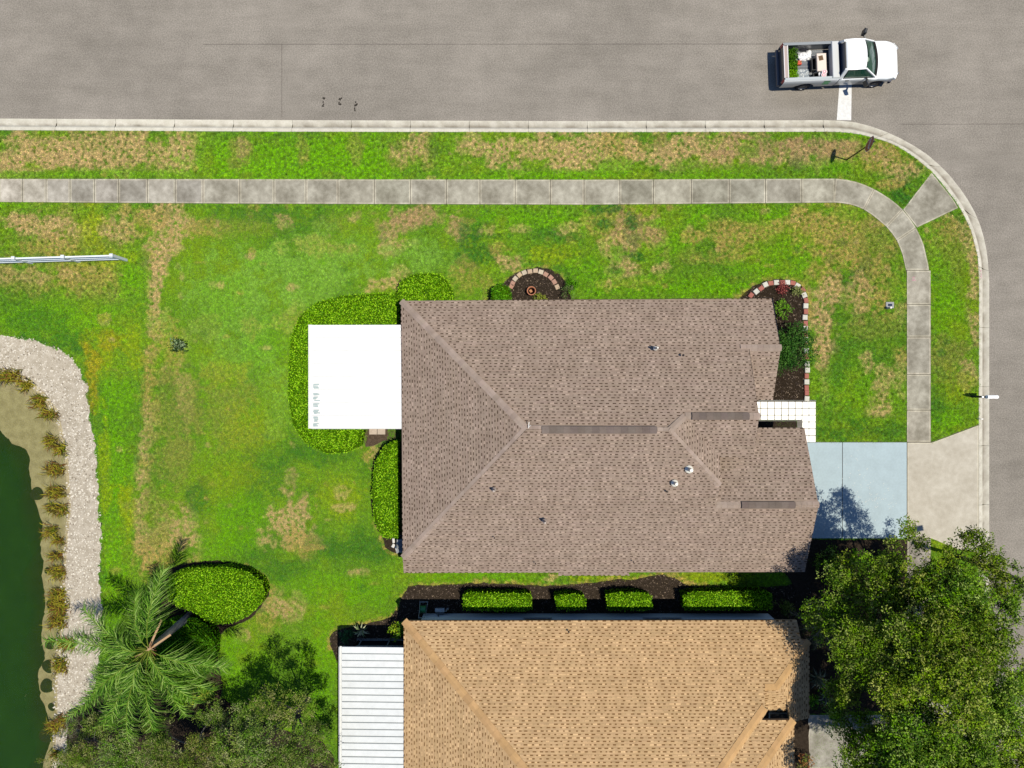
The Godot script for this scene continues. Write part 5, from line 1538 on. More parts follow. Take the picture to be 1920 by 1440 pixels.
	bush("shrub", "twiggy grey green shrub at the pot bed's far end", "shrub", 1064, 551, 0.5, 0.7, 420, 0.07, [ph(74, 96, 44, 1.2), ph(96, 116, 66, 1.2), ph(120, 130, 90, 1.1)])
	bush("ball_shrub", "dark rounded shrub on grass beside the pot bed", "shrub", 1070, 536, 0.42, 0.5, 700, 0.06, deepg)
	bush("creeper", "yellow green creeper under the eave behind the pot", "plant", 1013, 562, 0.5, 0.3, 200, 0.08, [ph(150, 160, 60, 1.2), ph(120, 140, 50, 1.2)])
	bush("sapling", "small sapling standing alone on the open lawn", "sapling", 342, 646, 0.42, 0.62, 90, 0.12, [ph(96, 124, 74, 1.2), ph(130, 150, 110, 1.2), ph(40, 62, 30, 1.2)])
	rosette("pale star shaped agave beside the screened porch", 680, 1178, 0.46, 14, 0.035, [ph(222, 220, 176), ph(196, 200, 160), ph(150, 168, 110)], 0.6)
	bush("fern", "dark green fern at the porch bed's outer end", "plant", 651, 1189, 0.36, 0.35, 240, 0.11, [ph(66, 118, 66, 1.3), ph(44, 90, 46, 1.3)], 0.3)
	bush("shrub", "yellow green shrub squeezed between porch and tan roof", "shrub", 752, 1168, 0.5, 1.3, 520, 0.12, [ph(160, 180, 40, 1.3), ph(110, 146, 30, 1.3), ph(74, 110, 24, 1.3)])
	rosette("grey green spiky plant beside the tan roof's edge, upper one", 1528, 1268, 0.62, 34, 0.022, [ph(150, 160, 136), ph(106, 122, 98), ph(80, 96, 74)], 0.55, "spiky plants by the tan house")
	rosette("grey green spiky plant under the tree, lower one", 1546, 1300, 0.66, 34, 0.022, [ph(150, 160, 136), ph(106, 122, 98), ph(80, 96, 74)], 0.5, "spiky plants by the tan house")
	bush("shrub", "small green shrub below the upper spiky plant", "shrub", 1520, 1310, 0.4, 0.4, 260, 0.09, deepg)
	bush("shrub", "rust coloured shrub against the tan house front", "shrub", 1500, 1418, 0.5, 0.8, 380, 0.11, [ph(176, 130, 78, 1.2), ph(140, 92, 56, 1.2), ph(110, 120, 50, 1.2)])
	bush("shrub", "round shrub on the bed's end beneath the big tree", "shrub", 1462, 1128, 0.5, 0.9, 520, 0.08, [ph(96, 120, 40, 1.2), ph(70, 92, 30, 1.2), ph(130, 140, 60, 1.2)])
	bush("shrub", "dark shrub on the shaded lawn below the driveway", "shrub", 1590, 1062, 0.9, 0.9, 900, 0.1, OAK)
	bush("shrub", "low leafy shrub in deep shade at the driveway's lower edge", "shrub", 1545, 1040, 0.9, 0.7, 900, 0.1, OAK)
	bush("shrub", "dim shrub under the oak beside the pavement", "shrub", 1655, 1060, 0.9, 0.8, 900, 0.1, OAK)
	bush("shrub", "small bright shrub catching sun amid the oak shade", "shrub", 1600, 1040, 0.6, 1.2, 520, 0.11, LIME)
	bush("shrub", "bright yellow green broad leaved shrub below the palm", "shrub", 388, 1295, 0.55, 0.9, 420, 0.13, [ph(176, 190, 70, 1.25), ph(130, 164, 50, 1.25), ph(90, 130, 30, 1.25)], 0.7)
	bush("shrub", "lime green shrub in the shade beside the yellow one", "shrub", 350, 1290, 0.7, 0.9, 700, 0.1, LIME)
	bush("shrub", "dense dark shrub at the lower edge under the small tree", "shrub", 420, 1340, 0.8, 1.0, 900, 0.09, FINE)
	bush("shrub", "grey twiggy shrub on the pond bank's lower end", "shrub", 165, 1352, 1.0, 1.0, 800, 0.08, [ph(90, 98, 66, 1.2), ph(70, 80, 50, 1.2), ph(110, 112, 90, 1.2)])
	# feather palm
	var pb := P(357, 1153, 0)
	var ptop := P(280, 1217, 4.45)
	var o := thing("palm_tree", "feather palm with drooping green fronds above the pond bank", "palm tree", pb)
	var tb := MB.new()
	var pts := []; var rad := []
	for i in 12:
		var t := i / 11.0
		pts.append(pb.lerp(ptop, t) + Vector3(0, -0.1 if i == 0 else 0.0, 0))
		rad.append(lerpf(0.20, 0.12, t) + (0.008 if i % 2 == 0 else 0.0))
	tb.tube(pts, rad, ph(196, 192, 186), 10)
	part("trunk", tb, M.bark, o)
	var hb := MB.new()
	for k in 26:
		var d := rdir(); d.y = rng.randf_range(-0.6, 0.5)
		hb.bar(ptop + d * 0.06, ptop + d * rng.randf_range(0.2, 0.42), 0.04, 0.02, pick([ph(120, 84, 60), ph(96, 66, 52), ph(176, 150, 120)], 0.2))
	part("crown_shaft", hb, M.plain, o)
	var gcols := [ph(86, 128, 34, 1.35), ph(66, 108, 26, 1.3), ph(112, 150, 52, 1.4), ph(140, 168, 86, 1.35), ph(50, 84, 20, 1.3)]
	for f in [[308, 1068, 4.3, 0.5], [156, 1140, 3.9, 0.55], [86, 1204, 3.6, 0.5], [122, 1348, 3.3, 0.6], [205, 1370, 3.2, 0.6], [288, 1392, 3.2, 0.7], [368, 1320, 3.4, 0.6], [428, 1252, 3.9, 0.4], [175, 1265, 3.0, 0.6], [240, 1330, 2.8, 0.5], [330, 1260, 3.0, 0.5], [215, 1180, 4.6, 0.7], [318, 1290, 2.8, 0.4], [195, 1310, 2.6, 0.5], [255, 1110, 3.6, 0.5], [140, 1195, 2.8, 0.5], [160, 1318, 4.2, 0.8], [262, 1300, 4.3, 0.9], [345, 1345, 2.9, 0.5], [400, 1295, 3.0, 0.4], [180, 1375, 2.7, 0.5], [240, 1395, 3.6, 0.9]]:
		var fb := MB.new()
		frond(fb, ptop, P(f[0], f[1], f[2]), f[3], 104, 0.95, gcols, ph(120, 138, 52))
		part("frond", fb, M.leaf, o)
	for f in [[303, 1162, 4.0], [320, 1190, 3.9], [250, 1232, 4.3]]:
		var fb := MB.new()
		fb.bar(ptop + Vector3(0, 0.1, 0), P(f[0], f[1], f[2]), 0.09, 0.03, ph(206, 172, 134))
		part("dead_stalk", fb, M.plain, o)
	# trees
	tree("oak_tree", "broad leafy oak shading the painted driveway and brown roof corner", [1578, 1145], [[1688, 1008, 5.6, 0.75, 0.6], [1560, 1128, 5.0, 1.15, 0.9], [1600, 1085, 4.6, 0.9, 0.7], [1660, 1095, 5.8, 1.3, 1.0], [1535, 1160, 4.6, 0.8, 0.7], [1620, 1190, 6.2, 1.5, 1.1], [1710, 1180, 7.2, 1.5, 1.1], [1600, 1270, 5.6, 1.0, 0.9], [1680, 1280, 7.0, 1.5, 1.1], [1590, 1215, 5.0, 0.8, 0.8], [1556, 1330, 4.6, 0.7, 0.6], [1575, 1290, 4.2, 0.7, 0.6]], 0.22, 1350.0, 0.10, OAK, ph(120, 108, 94))
	tree("oak_tree", "wide oak reaching over the side street at the lower corner", [1690, 1215], [[1745, 1085, 6.6, 1.2, 0.9], [1815, 1035, 6.6, 0.95, 0.8], [1850, 1075, 6.8, 0.9, 0.8], [1890, 1095, 6.2, 0.7, 0.6], [1885, 1145, 6.6, 0.8, 0.7], [1800, 1120, 7.4, 1.3, 1.0], [1790, 1200, 8.0, 1.6, 1.1], [1850, 1200, 6.4, 1.0, 0.8], [1760, 1290, 8.2, 1.6, 1.2], [1850, 1300, 7.2, 1.5, 1.0], [1915, 1270, 6.0, 1.0, 0.8], [1720, 1100, 6.0, 1.0, 0.8]], 0.25, 1350.0, 0.10, OAK, ph(120, 108, 94))
	tree("oak_tree", "thick oak over the neighbour's driveway at the picture's bottom", [1640, 1370], [[1590, 1360, 5.6, 0.8, 0.8], [1630, 1410, 6.4, 1.5, 1.1], [1700, 1380, 7.6, 1.5, 1.1], [1780, 1390, 8.0, 1.6, 1.2], [1850, 1400, 7.2, 1.5, 1.0], [1920, 1390, 6.2, 1.2, 0.9], [1600, 1450, 5.4, 0.9, 0.8], [1740, 1480, 8.0, 1.8, 1.2], [1650, 1500, 7.0, 1.6, 1.1], [1850, 1500, 7.2, 1.8, 1.1], [1930, 1470, 6.0, 1.4, 1.0]], 0.26, 1350.0, 0.10, OAK, ph(120, 108, 94))
	tree("ash_tree", "small open crowned tree throwing a sharp shadow on the lawn", [578, 1312], [[512, 1318, 4.7, 0.75, 0.6], [462, 1335, 4.3, 0.7, 0.6], [560, 1325, 4.6, 0.8, 0.6], [500, 1385, 5.0, 1.1, 0.8], [560, 1395, 5.0, 1.0, 0.8], [450, 1400, 4.5, 0.9, 0.8], [598, 1370, 4.0, 0.55, 0.5], [520, 1450, 5.0, 1.3, 0.9], [430, 1460, 4.4, 1.0, 0.8], [600, 1450, 4.2, 0.9, 0.7]], 0.12, 1700.0, 0.085, FINE, ph(168, 158, 140), 0.45)
	tree("thicket_tree", "tangled fine leaved tree with pale bare branches by the water", [250, 1385], [[175, 1405, 3.2, 1.0, 0.7], [245, 1398, 3.4, 1.0, 0.7], [150, 1440, 2.8, 0.9, 0.6], [225, 1455, 3.4, 1.2, 0.8], [100, 1445, 1.6, 0.7, 0.5], [205, 1350, 2.6, 0.8, 0.6], [150, 1370, 2.2, 0.6, 0.5]], 0.1, 2200.0, 0.075, FINE, ph(178, 172, 158), 0.4)
	tree("thicket_tree", "pale stemmed twiggy tree between the palm and the shadow casting tree", [380, 1380], [[320, 1415, 3.6, 1.1, 0.8], [385, 1400, 3.2, 0.9, 0.7], [340, 1465, 3.6, 1.2, 0.8], [420, 1470, 3.4, 1.1, 0.7], [300, 1365, 2.4, 0.8, 0.6], [440, 1365, 2.6, 0.7, 0.6], [400, 1345, 2.0, 0.7, 0.5]], 0.1, 2000.0, 0.075, FINE, ph(178, 172, 158), 0.4)
	# drooping, half dead palm between the houses' far ends
	var db := P(1508, 1148, 0)
	var dtop := db + Vector3(0.05, 1.9, 0)
	var dp := thing("palm_tree", "shaded half dead palm between the two houses' front corners", "palm tree", db)
	var dt := MB.new()
	dt.tube([db, db.lerp(dtop, 0.5), dtop], [0.12, 0.09, 0.08], ph(120, 104, 88), 8)
	part("trunk", dt, M.bark, dp)
	for k in 11:
		var a := TAU * k / 11.0
		var fb := MB.new()
		frond(fb, dtop, dtop + Vector3(cos(a) * 1.35, rng.randf_range(-0.7, 0.1), sin(a) * 1.35), 0.3, 34, 0.34, [ph(120, 110, 84), ph(96, 92, 66), ph(84, 110, 44), ph(150, 140, 116)], ph(176, 166, 146))
		part("frond", fb, M.leaf, dp)

# ---------- truck and its load
func truck() -> void:
	var yaw := deg_to_rad(2.2)
	var o := Node3D.new()
	o.name = numbered("pickup_truck")
	add_child(o)
	o.position = Vector3(16.70, -0.10, -16.36)
	o.rotation.y = yaw
	o.set_meta("label", "white pickup truck with a loaded bed parked on the road")
	o.set_meta("category", "truck")
	var white := ph(246, 246, 246, 1.0)
	var W := Color(0.52, 0.53, 0.535)
	var black := Color(0.012, 0.012, 0.014)
	var grey := Color(0.16, 0.17, 0.18)
	# body sides and hood: cross-sections along x (forward)
	var low := func(x: float) -> float:          # lower edge, raised over the wheels
		var y := 0.42
		for wx in [1.95, -1.72]:
			var d: float = absf(x - wx)
			if d < 0.50:
				y = maxf(y, 0.36 + sqrt(0.25 - d * d) * 0.98)
		return y
	var sect := func(x: float, hw: float, top: float, r: float) -> Array:
		var y0: float = low.call(x)
		var pts := []
		var half := [[hw - 0.05, y0], [hw, maxf(0.70, y0 + 0.02)], [hw, maxf(0.92, y0 + 0.05)], [hw - 0.02, top - r], [hw - r * 0.5, top - r * 0.25], [hw - r * 1.6, top]]
		for q in half: pts.append(Vector3(x, q[1], q[0]))
		for i in 3: pts.append(Vector3(x, top + 0.012, lerpf(hw - r * 1.6, -(hw - r * 1.6), (i + 1) / 4.0)))
		for i in range(5, -1, -1): pts.append(Vector3(x, half[i][1], -half[i][0]))
		return pts
	var rows := []
	for q in [[0.30, 0.98, 1.14, 0.08], [0.9, 0.99, 1.14, 0.08], [1.30, 0.99, 1.14, 0.09], [1.45, 0.99, 1.135, 0.1], [1.5, 1.0, 1.13, 0.11], [1.6, 1.0, 1.12, 0.12], [1.7, 1.0, 1.12, 0.12], [1.82, 1.0, 1.11, 0.12], [1.95, 1.0, 1.10, 0.12], [2.08, 1.0, 1.09, 0.12], [2.2, 1.0, 1.08, 0.12], [2.3, 1.0, 1.07, 0.12], [2.4, 0.98, 1.06, 0.12], [2.45, 0.97, 1.055, 0.12], [2.6, 0.93, 1.03, 0.12], [2.75, 0.86, 0.99, 0.11], [2.86, 0.78, 0.93, 0.10], [2.94, 0.68, 0.85, 0.08], [2.97, 0.60, 0.76, 0.06]]:
		rows.append(sect.call(q[0], q[1], q[2], q[3]))
	var b := MB.new()
	b.grid(rows, W)
	part("body", two_tone(flip(open_cab(b))), M.paint, o)
	# doors and lower cab
	var cb := MB.new()
	rows = []
	for x in [-0.16, -0.10, 0.3, 0.9, 1.31]:
		rows.append(sect.call(x, 0.99, 1.14, 0.08))
	cb.grid(rows, W)
	cb.quad(Vector3(-0.16, 0.45, -0.97), Vector3(-0.16, 0.45, 0.97), Vector3(-0.16, 1.14, 0.97), Vector3(-0.16, 1.14, -0.97), W)
	part("cab", two_tone(flip(open_cab(cb))), M.paint, o)
	# greenhouse: roof, pillars, glass
	var rf := MB.new()
	rows = []
	for q in [[-0.10, 1.70, 0.68], [-0.06, 1.77, 0.70], [0.05, 1.81, 0.71], [0.35, 1.83, 0.72], [0.65, 1.82, 0.71], [0.82, 1.79, 0.70], [0.88, 1.755, 0.68]]:
		var r := []
		for i in 9:
			var t := -1.0 + i * 0.25
			r.append(Vector3(q[0] + (0.06 * (1 - t * t) if q[0] > 0.6 else 0.0), q[1] - 0.05 * t * t * t * t - 0.015 * t * t, t * (q[2] + (0.06 if absf(t) == 1 else 0.0))))
		rows.append(r)
	rf.grid(rows, W)
	part("roof", flip(rf), M.paint, o)
	for s in [-1, 1]:
		var pl := MB.new()
		pl.bar(Vector3(0.86, 1.74, s * 0.72), Vector3(1.62, 1.14, s * 0.90), 0.07, 0.06, W)
		pl.bar(Vector3(-0.09, 1.72, s * 0.72), Vector3(-0.14, 1.12, s * 0.92), 0.14, 0.10, W)
		pl.bar(Vector3(-0.1, 1.73, s * 0.735), Vector3(0.87, 1.735, s * 0.735), 0.05, 0.06, W)
		part("pillar", pl, M.paint, o)
		var gl := MB.new()
		var A := Vector3(0.02, 1.15, s * 0.915); var B := Vector3(1.52, 1.15, s * 0.915); var C := Vector3(0.84, 1.71, s * 0.735); var D := Vector3(0.02, 1.71, s * 0.735)
		gl.quad(A, B, C, D, Color(1, 1, 1))
		part("side_window", gl, M.glass, o)
		var seal := MB.new()
		seal.bar(Vector3(0.0, 1.15, s * 0.925), Vector3(1.55, 1.15, s * 0.925), 0.02, 0.03, black)
		seal.bar(Vector3(0.02, 1.15, s * 0.92), Vector3(0.02, 1.71, s * 0.74), 0.03, 0.02, black)
		part("window_trim", seal, M.rubber, o)
		var hd := MB.new()
		hd.bar(Vector3(0.16, 1.02, s * 0.995), Vector3(0.34, 1.02, s * 0.995), 0.03, 0.045, black)
		part("door_handle", hd, M.satin, o)
		var mr := MB.new()
		mr.bar(Vector3(1.16, 1.20, s * 0.93), Vector3(1.08, 1.28, s * 1.22), 0.08, 0.05, black)
		mr.box(Transform3D(Basis(Vector3.UP, s * 0.35), Vector3(1.06, 1.34, s * 1.29)), Vector3(0.15, 0.34, 0.26), black, 0.04)
		part("wing_mirror", mr, M.satin, o)
	var ws := MB.new()
	rows = []
	for t in [0.0, 0.35, 0.7, 1.0]:
		var r := []
		for i in 9:
			var f := -1.0 + i * 0.25
			r.append(Vector3(lerpf(0.88, 1.56, t) + 0.12 * (1 - f * f), lerpf(1.755, 1.15, t), f * lerpf(0.68, 0.86, t)))
		rows.append(r)
	ws.grid(rows, Color(1, 1, 1))
	part("windscreen", flip(ws), M.glass, o)
	var cowl := MB.new()
	rows = []
	for t in [0.0, 1.0]:
		var r := []
		for i in 9:
			var f := -1.0 + i * 0.25
			r.append(Vector3(lerpf(1.54, 1.68, t) + 0.12 * (1 - f * f), 1.155, f * 0.87))
		rows.append(r)
	cowl.grid(rows, black)
	cowl.bar(Vector3(1.66, 1.17, -0.1), Vector3(1.30, 1.36, 0.55), 0.02, 0.02, black)
	cowl.bar(Vector3(1.66, 1.17, -0.65), Vector3(1.34, 1.34, -0.05), 0.02, 0.02, black)
	part("cowl", flip(cowl), M.rubber, o)
	var rw := MB.new()
	rw.quad(Vector3(-0.145, 1.16, -0.80), Vector3(-0.145, 1.16, 0.80), Vector3(-0.10, 1.69, 0.64), Vector3(-0.10, 1.69, -0.64), Color(0.02, 0.03, 0.05))
	rw.bar(Vector3(-0.12, 1.70, -0.66), Vector3(-0.12, 1.70, 0.66), 0.04, 0.05, black)
	part("rear_window", rw, M.tile, o)
	# inside: seat, dash and a round pale disc on it
	var inn := MB.new()
	inn.abox(Vector3(0.02, 0.7, -0.75), Vector3(0.25, 1.42, 0.75), Color(0.10, 0.11, 0.10), 0.05)
	inn.abox(Vector3(0.25, 0.7, -0.75), Vector3(0.75, 0.92, 0.75), Color(0.10, 0.11, 0.10), 0.05)
	inn.abox(Vector3(1.12, 0.7, -0.85), Vector3(1.6, 1.12, 0.85), Color(0.03, 0.045, 0.04), 0.06)
	inn.abox(Vector3(-0.1, 0.45, -0.9), Vector3(1.5, 0.5, 0.9), Color(0.03, 0.03, 0.03))
	part("interior", inn, M.plain, o)
	var disc := MB.new()
	disc.lathe(Vector3(1.24, 1.13, 0.0), [Vector2(0.13, 0.0), Vector2(0.13, 0.02), Vector2(0.1, 0.03), Vector2(0.03, 0.05), Vector2(0.001, 0.05)], Color(0.7, 0.82, 0.68), 18)
	part("dashboard_disc", disc, M.plain, o)
	# bed: floor, walls, rails
	var bed := MB.new()
	bed.abox(Vector3(-2.92, 0.55, -0.80), Vector3(-0.2, 0.66, 0.80), Color(0.05, 0.055, 0.065))
	for i in 9:
		bed.abox(Vector3(-2.9, 0.66, -0.72 + i * 0.18), Vector3(-0.22, 0.675, -0.66 + i * 0.18), Color(0.08, 0.085, 0.095))
	bed.abox(Vector3(-0.24, 0.66, -0.80), Vector3(-0.19, 1.16, 0.80), Color(0.4, 0.41, 0.42))
	part("bed_floor", bed, M.satin, o)
	for s in [-1, 1]:
		var sd := MB.new()
		rows = []
		var x := -2.98
		while x < -0.17:
			var y0: float = low.call(x)
			var r := [Vector3(x, y0, s * 0.96), Vector3(x, maxf(0.68, y0 + 0.02), s * 1.0), Vector3(x, maxf(0.9, y0 + 0.05), s * 1.0), Vector3(x, 1.10, s * 0.985), Vector3(x, 1.19, s * 0.97), Vector3(x, 1.215, s * 0.94), Vector3(x, 1.215, s * 0.86), Vector3(x, 1.20, s * 0.83), Vector3(x, 0.66, s * 0.82)]
			if s < 0: r.reverse()
			rows.append(r)
			x += 0.06
		sd.grid(rows, W)
		part("bed_side", two_tone(flip(sd)), M.paint, o)
		var cap := MB.new()
		cap.abox(Vector3(-2.96, 1.214, s * 0.885 - 0.07), Vector3(-0.2, 1.235, s * 0.885 + 0.07), grey if s < 0 else Color(0.26, 0.28, 0.29), 0.01)
		part("rail_cap", cap, M.rubber, o)
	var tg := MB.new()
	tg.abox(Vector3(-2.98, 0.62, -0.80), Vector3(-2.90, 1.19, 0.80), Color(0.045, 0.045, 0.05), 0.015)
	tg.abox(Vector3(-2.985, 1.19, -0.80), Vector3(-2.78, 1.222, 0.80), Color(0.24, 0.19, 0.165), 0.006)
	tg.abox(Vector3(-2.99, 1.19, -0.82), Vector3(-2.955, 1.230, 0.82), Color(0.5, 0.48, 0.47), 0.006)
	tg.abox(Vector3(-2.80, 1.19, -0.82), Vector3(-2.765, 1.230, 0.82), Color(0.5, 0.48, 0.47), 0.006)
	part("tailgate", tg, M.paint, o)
	for s in [-1, 1]:
		var tl := MB.new()
		tl.abox(Vector3(-3.0, 0.85, s * 0.90 - 0.07), Vector3(-2.95, 1.15, s * 0.90 + 0.07), Color(0.28, 0.02, 0.025))
		part("tail_lamp", tl, M.tile, o)
		var hl := MB.new()
		hl.box(Transform3D(Basis(Vector3.UP, -s * 0.45), Vector3(2.84, 0.80, s * 0.76)), Vector3(0.08, 0.16, 0.30), Color(0.6, 0.62, 0.64), 0.02)
		part("headlight", hl, M.tile, o)
	var bp := MB.new()
	bp.abox(Vector3(-3.12, 0.48, -0.92), Vector3(-2.97, 0.62, 0.92), Color(0.05, 0.05, 0.055), 0.03)
	part("rear_bumper", bp, M.satin, o)
	var fbm := MB.new()
	rows = []
	for i in 13:
		var t := -1.0 + i / 6.0
		var x := 3.02 - 0.32 * pow(absf(t), 2.4)
		rows.append([Vector3(x - 0.12, 0.42, t * 0.96), Vector3(x, 0.46, t * 0.97), Vector3(x + 0.01, 0.58, t * 0.97), Vector3(x - 0.02, 0.66, t * 0.97), Vector3(x - 0.2, 0.68, t * 0.95)])
	fbm.grid(rows, Color(0.05, 0.05, 0.06))
	part("front_bumper", flip(fbm), M.satin, o)
	for w in [[1.95, 1], [1.95, -1], [-1.72, 1], [-1.72, -1]]:
		var wb := MB.new()
		var c := Vector3(w[0], 0.375, w[1] * 0.86)
		wheel_rings(wb, c, w[1], [[0.20, -0.13], [0.33, -0.125], [0.37, -0.09], [0.375, 0.0], [0.37, 0.09], [0.33, 0.125], [0.22, 0.12]], Color(0.018, 0.018, 0.02))
		var wn := part("wheel", wb, M.rubber, o)
		var rb := MB.new()
		wheel_rings(rb, c, w[1], [[0.225, 0.115], [0.21, 0.06], [0.12, 0.05], [0.08, 0.09], [0.001, 0.10]], Color(0.12, 0.12, 0.125))
		part("rim", rb, M.metal, wn)
	var dc := MB.new()
	dc.quad(Vector3(-0.92, 0.72, 1.004), Vector3(-0.58, 0.72, 1.004), Vector3(-0.58, 1.08, 0.993), Vector3(-0.92, 1.08, 0.993), Color(0.03, 0.16, 0.05))
	for i in 4:
		dc.quad(Vector3(-0.89, 0.78 + i * 0.07, 1.007), Vector3(-0.62, 0.78 + i * 0.07, 1.007), Vector3(-0.62, 0.81 + i * 0.07, 1.006), Vector3(-0.89, 0.81 + i * 0.07, 1.006), Color(0.12, 0.40, 0.16))
	part("green_decal", dc, M.satin, o)
	var tb := MB.new()
	tb.abox(Vector3(-0.58, 0.92, -0.92), Vector3(-0.22, 1.30, 0.92), Color(0.34, 0.345, 0.335), 0.025)
	part("toolbox", tb, M.paint, o)
	# --- what lies in the bed (things of their own)
	var put := func(called: String, label: String, category: String, x: float, z: float, y := 0.675) -> Node3D:
		var t := Node3D.new()
		t.name = numbered(called)
		add_child(t)
		t.position = o.transform * Vector3(x, y, z)
		t.rotation.y = yaw
		t.set_meta("label", label); t.set_meta("category", category)
		return t
	var k := 0
	for q in [[-0.49, 0.54, "darkest flat of green plants, by the truck bed's far side", [ph(60, 104, 14, 1.3), ph(44, 84, 10, 1.3), ph(84, 124, 24, 1.3)]], [0.06, 0.5, "middle flat of green plants in the truck bed", [ph(74, 122, 14, 1.3), ph(56, 100, 10, 1.3), ph(96, 140, 24, 1.3)]], [0.54, 0.42, "brightest flat of green plants, nearest the bed's near side", [ph(116, 168, 16, 1.3), ph(96, 148, 10, 1.3), ph(130, 180, 30, 1.3)]]]:
		var t: Node3D = put.call("plant_flat", q[2], "plant tray", -2.52, q[0])
		t.set_meta("group", "plant flats in the truck bed")
		var tr := MB.new()
		tr.abox(Vector3(-0.31, 0, -q[1] / 2), Vector3(0.31, 0.1, q[1] / 2), Color(0.02, 0.02, 0.02), 0.01)
		part("tray", tr, M.plain, t)
		var lf := MB.new()
		for i in int(1900 * q[1]):
			var p := Vector3(rng.randf_range(-0.32, 0.32), rng.randf_range(0.18, 0.36), rng.randf_range(-q[1] / 2, q[1] / 2))
			var nn := (Vector3.UP * 0.8 + rdir()).normalized()
			lf.leaf(p, nn.cross(rdir()).normalized(), nn, 0.09, 0.035, pick(q[3]))
		part("foliage", lf, M.leaf, t)
	for q in [[-1.86, -0.45, 0.26, "crumpled white bag lying beside the darkest plant flat"], [-1.60, -0.50, 0.22, "crumpled white bag next to the beige cooler"], [-1.48, -0.66, 0.14, "smallest crumpled white bag against the bed wall"]]:
		var t: Node3D = put.call("white_bag", q[3], "bag", q[0], q[1])
		t.set_meta("group", "white bags in the truck bed")
		var bb := MB.new()
		var f := FastNoiseLite.new()
		f.seed = int(q[0] * 100); f.frequency = 3.5
		rows = []
		for i in 9:
			var r := []
			var th := PI * i / 16.0
			for j in 16:
				var a := -TAU * j / 16
				var rr: float = q[2] * (1.0 + 0.45 * f.get_noise_3d(cos(a) + i * 0.2, sin(a), i * 0.3))
				r.append(Vector3(cos(a) * cos(th) * rr, sin(th) * rr * 0.8, sin(a) * cos(th) * rr * 0.9))
			rows.append(r)
		bb.grid(rows, Color(0.46, 0.46, 0.47), true)
		part("bag_skin", bb, M.satin, t)
	var cl: Node3D = put.call("cooler", "beige cooler with a dark square label across the bed", "cooler", -1.0, 0.0)
	var c1 := MB.new()
	c1.abox(Vector3(-0.23, 0, -0.44), Vector3(0.23, 0.30, 0.44), Color(0.33, 0.28, 0.24), 0.03)
	part("box", c1, M.satin, cl)
	var c2 := MB.new()
	c2.abox(Vector3(-0.245, 0.302, -0.455), Vector3(0.245, 0.37, 0.455), Color(0.40, 0.345, 0.295), 0.025)
	var lid := part("lid", c2, M.satin, cl)
	var c3 := MB.new()
	c3.box(Transform3D(Basis(Vector3.UP, 0.2), Vector3(-0.04, 0.376, -0.2)), Vector3(0.22, 0.006, 0.24), Color(0.09, 0.055, 0.035))
	part("sticker", c3, M.plain, lid)
	for q in [[-0.88, 0.50, "pink and white bucket nearest the toolbox"], [-0.92, 0.66, "pink and white bucket against the bed's near wall"]]:
		var t: Node3D = put.call("bucket", q[2], "bucket", q[0], q[1])
		t.set_meta("group", "buckets in the truck bed")
		var bb := MB.new()
		bb.lathe(Vector3.ZERO, [Vector2(0.10, 0.0), Vector2(0.13, 0.34), Vector2(0.14, 0.34), Vector2(0.14, 0.37), Vector2(0.11, 0.375), Vector2(0.001, 0.36)], Color(0.42, 0.37, 0.37), 18)
		part("pail", bb, M.satin, t)
		var rr := MB.new()
		rr.lathe(Vector3.ZERO, [Vector2(0.085, 0.372), Vector2(0.085, 0.385), Vector2(0.05, 0.385), Vector2(0.05, 0.372)], Color(0.50, 0.14, 0.18), 16)
		part("ring", rr, M.satin, t)
	var gc: Node3D = put.call("fuel_can", "small red fuel can between plants and bags", "can", -2.06, -0.10)
	var g1 := MB.new()
	g1.abox(Vector3(-0.12, 0, -0.10), Vector3(0.12, 0.22, 0.10), Color(0.40, 0.05, 0.02), 0.035)
	part("tank", g1, M.satin, gc)
	var g2 := MB.new()
	g2.lathe(Vector3(0.06, 0.2, 0), [Vector2(0.035, 0), Vector2(0.035, 0.06), Vector2(0.015, 0.08), Vector2(0.012, 0.14)], Color(0.5, 0.36, 0.1), 10)
	g2.bar(Vector3(-0.1, 0.27, 0), Vector3(0.02, 0.27, 0), 0.03, 0.03, Color(0.36, 0.05, 0.02))
	part("spout", g2, M.satin, gc)
	for q in [[-1.36, 0.05, 0.22, 0.62, "black crate beside the beige cooler"], [-1.28, 0.62, 0.26, 0.24, "black bin at the bed's near side wall"]]:
		var t: Node3D = put.call("black_bin", q[4], "bin", q[0], q[1])
		var bb := MB.new()
		var hx: float = q[2] / 2; var hz: float = q[3] / 2
		for w in [[-hx, -hz, -hx + 0.02, hz], [hx - 0.02, -hz, hx, hz], [-hx + 0.02, -hz, hx - 0.02, -hz + 0.02], [-hx + 0.02, hz - 0.02, hx - 0.02, hz]]:
			bb.abox(Vector3(w[0], 0, w[1]), Vector3(w[2], 0.30, w[3]), black)
		bb.abox(Vector3(-hx + 0.02, 0.005, -hz + 0.02), Vector3(hx - 0.02, 0.02, hz - 0.02), black)
		part("shell", bb, M.satin, t)
	var tp: Node3D = put.call("tarp", "crumpled grey plastic sheet on the bed floor", "sheet", -1.86, 0.48)
	var tpb := MB.new()
	var fn := FastNoiseLite.new()
	fn.seed = 9; fn.frequency = 3.0
	rows = []
	for i in 15:
		var r := []
		for j in 13:
			var x := -0.32 + i * 0.046; var z := -0.28 + j * 0.046
			r.append(Vector3(x, maxf(0.008, 0.05 + fn.get_noise_2d(x * 2, z * 2) * 0.09), z))
		rows.append(r)
	tpb.grid(rows, Color(0.16, 0.18, 0.19))
	part("sheet", flip(tpb), M.tile, tp)
	var ct: Node3D = put.call("carton", "small pale carton leaning by the pink buckets", "carton", -1.06, 0.56)
	var ctb := MB.new()
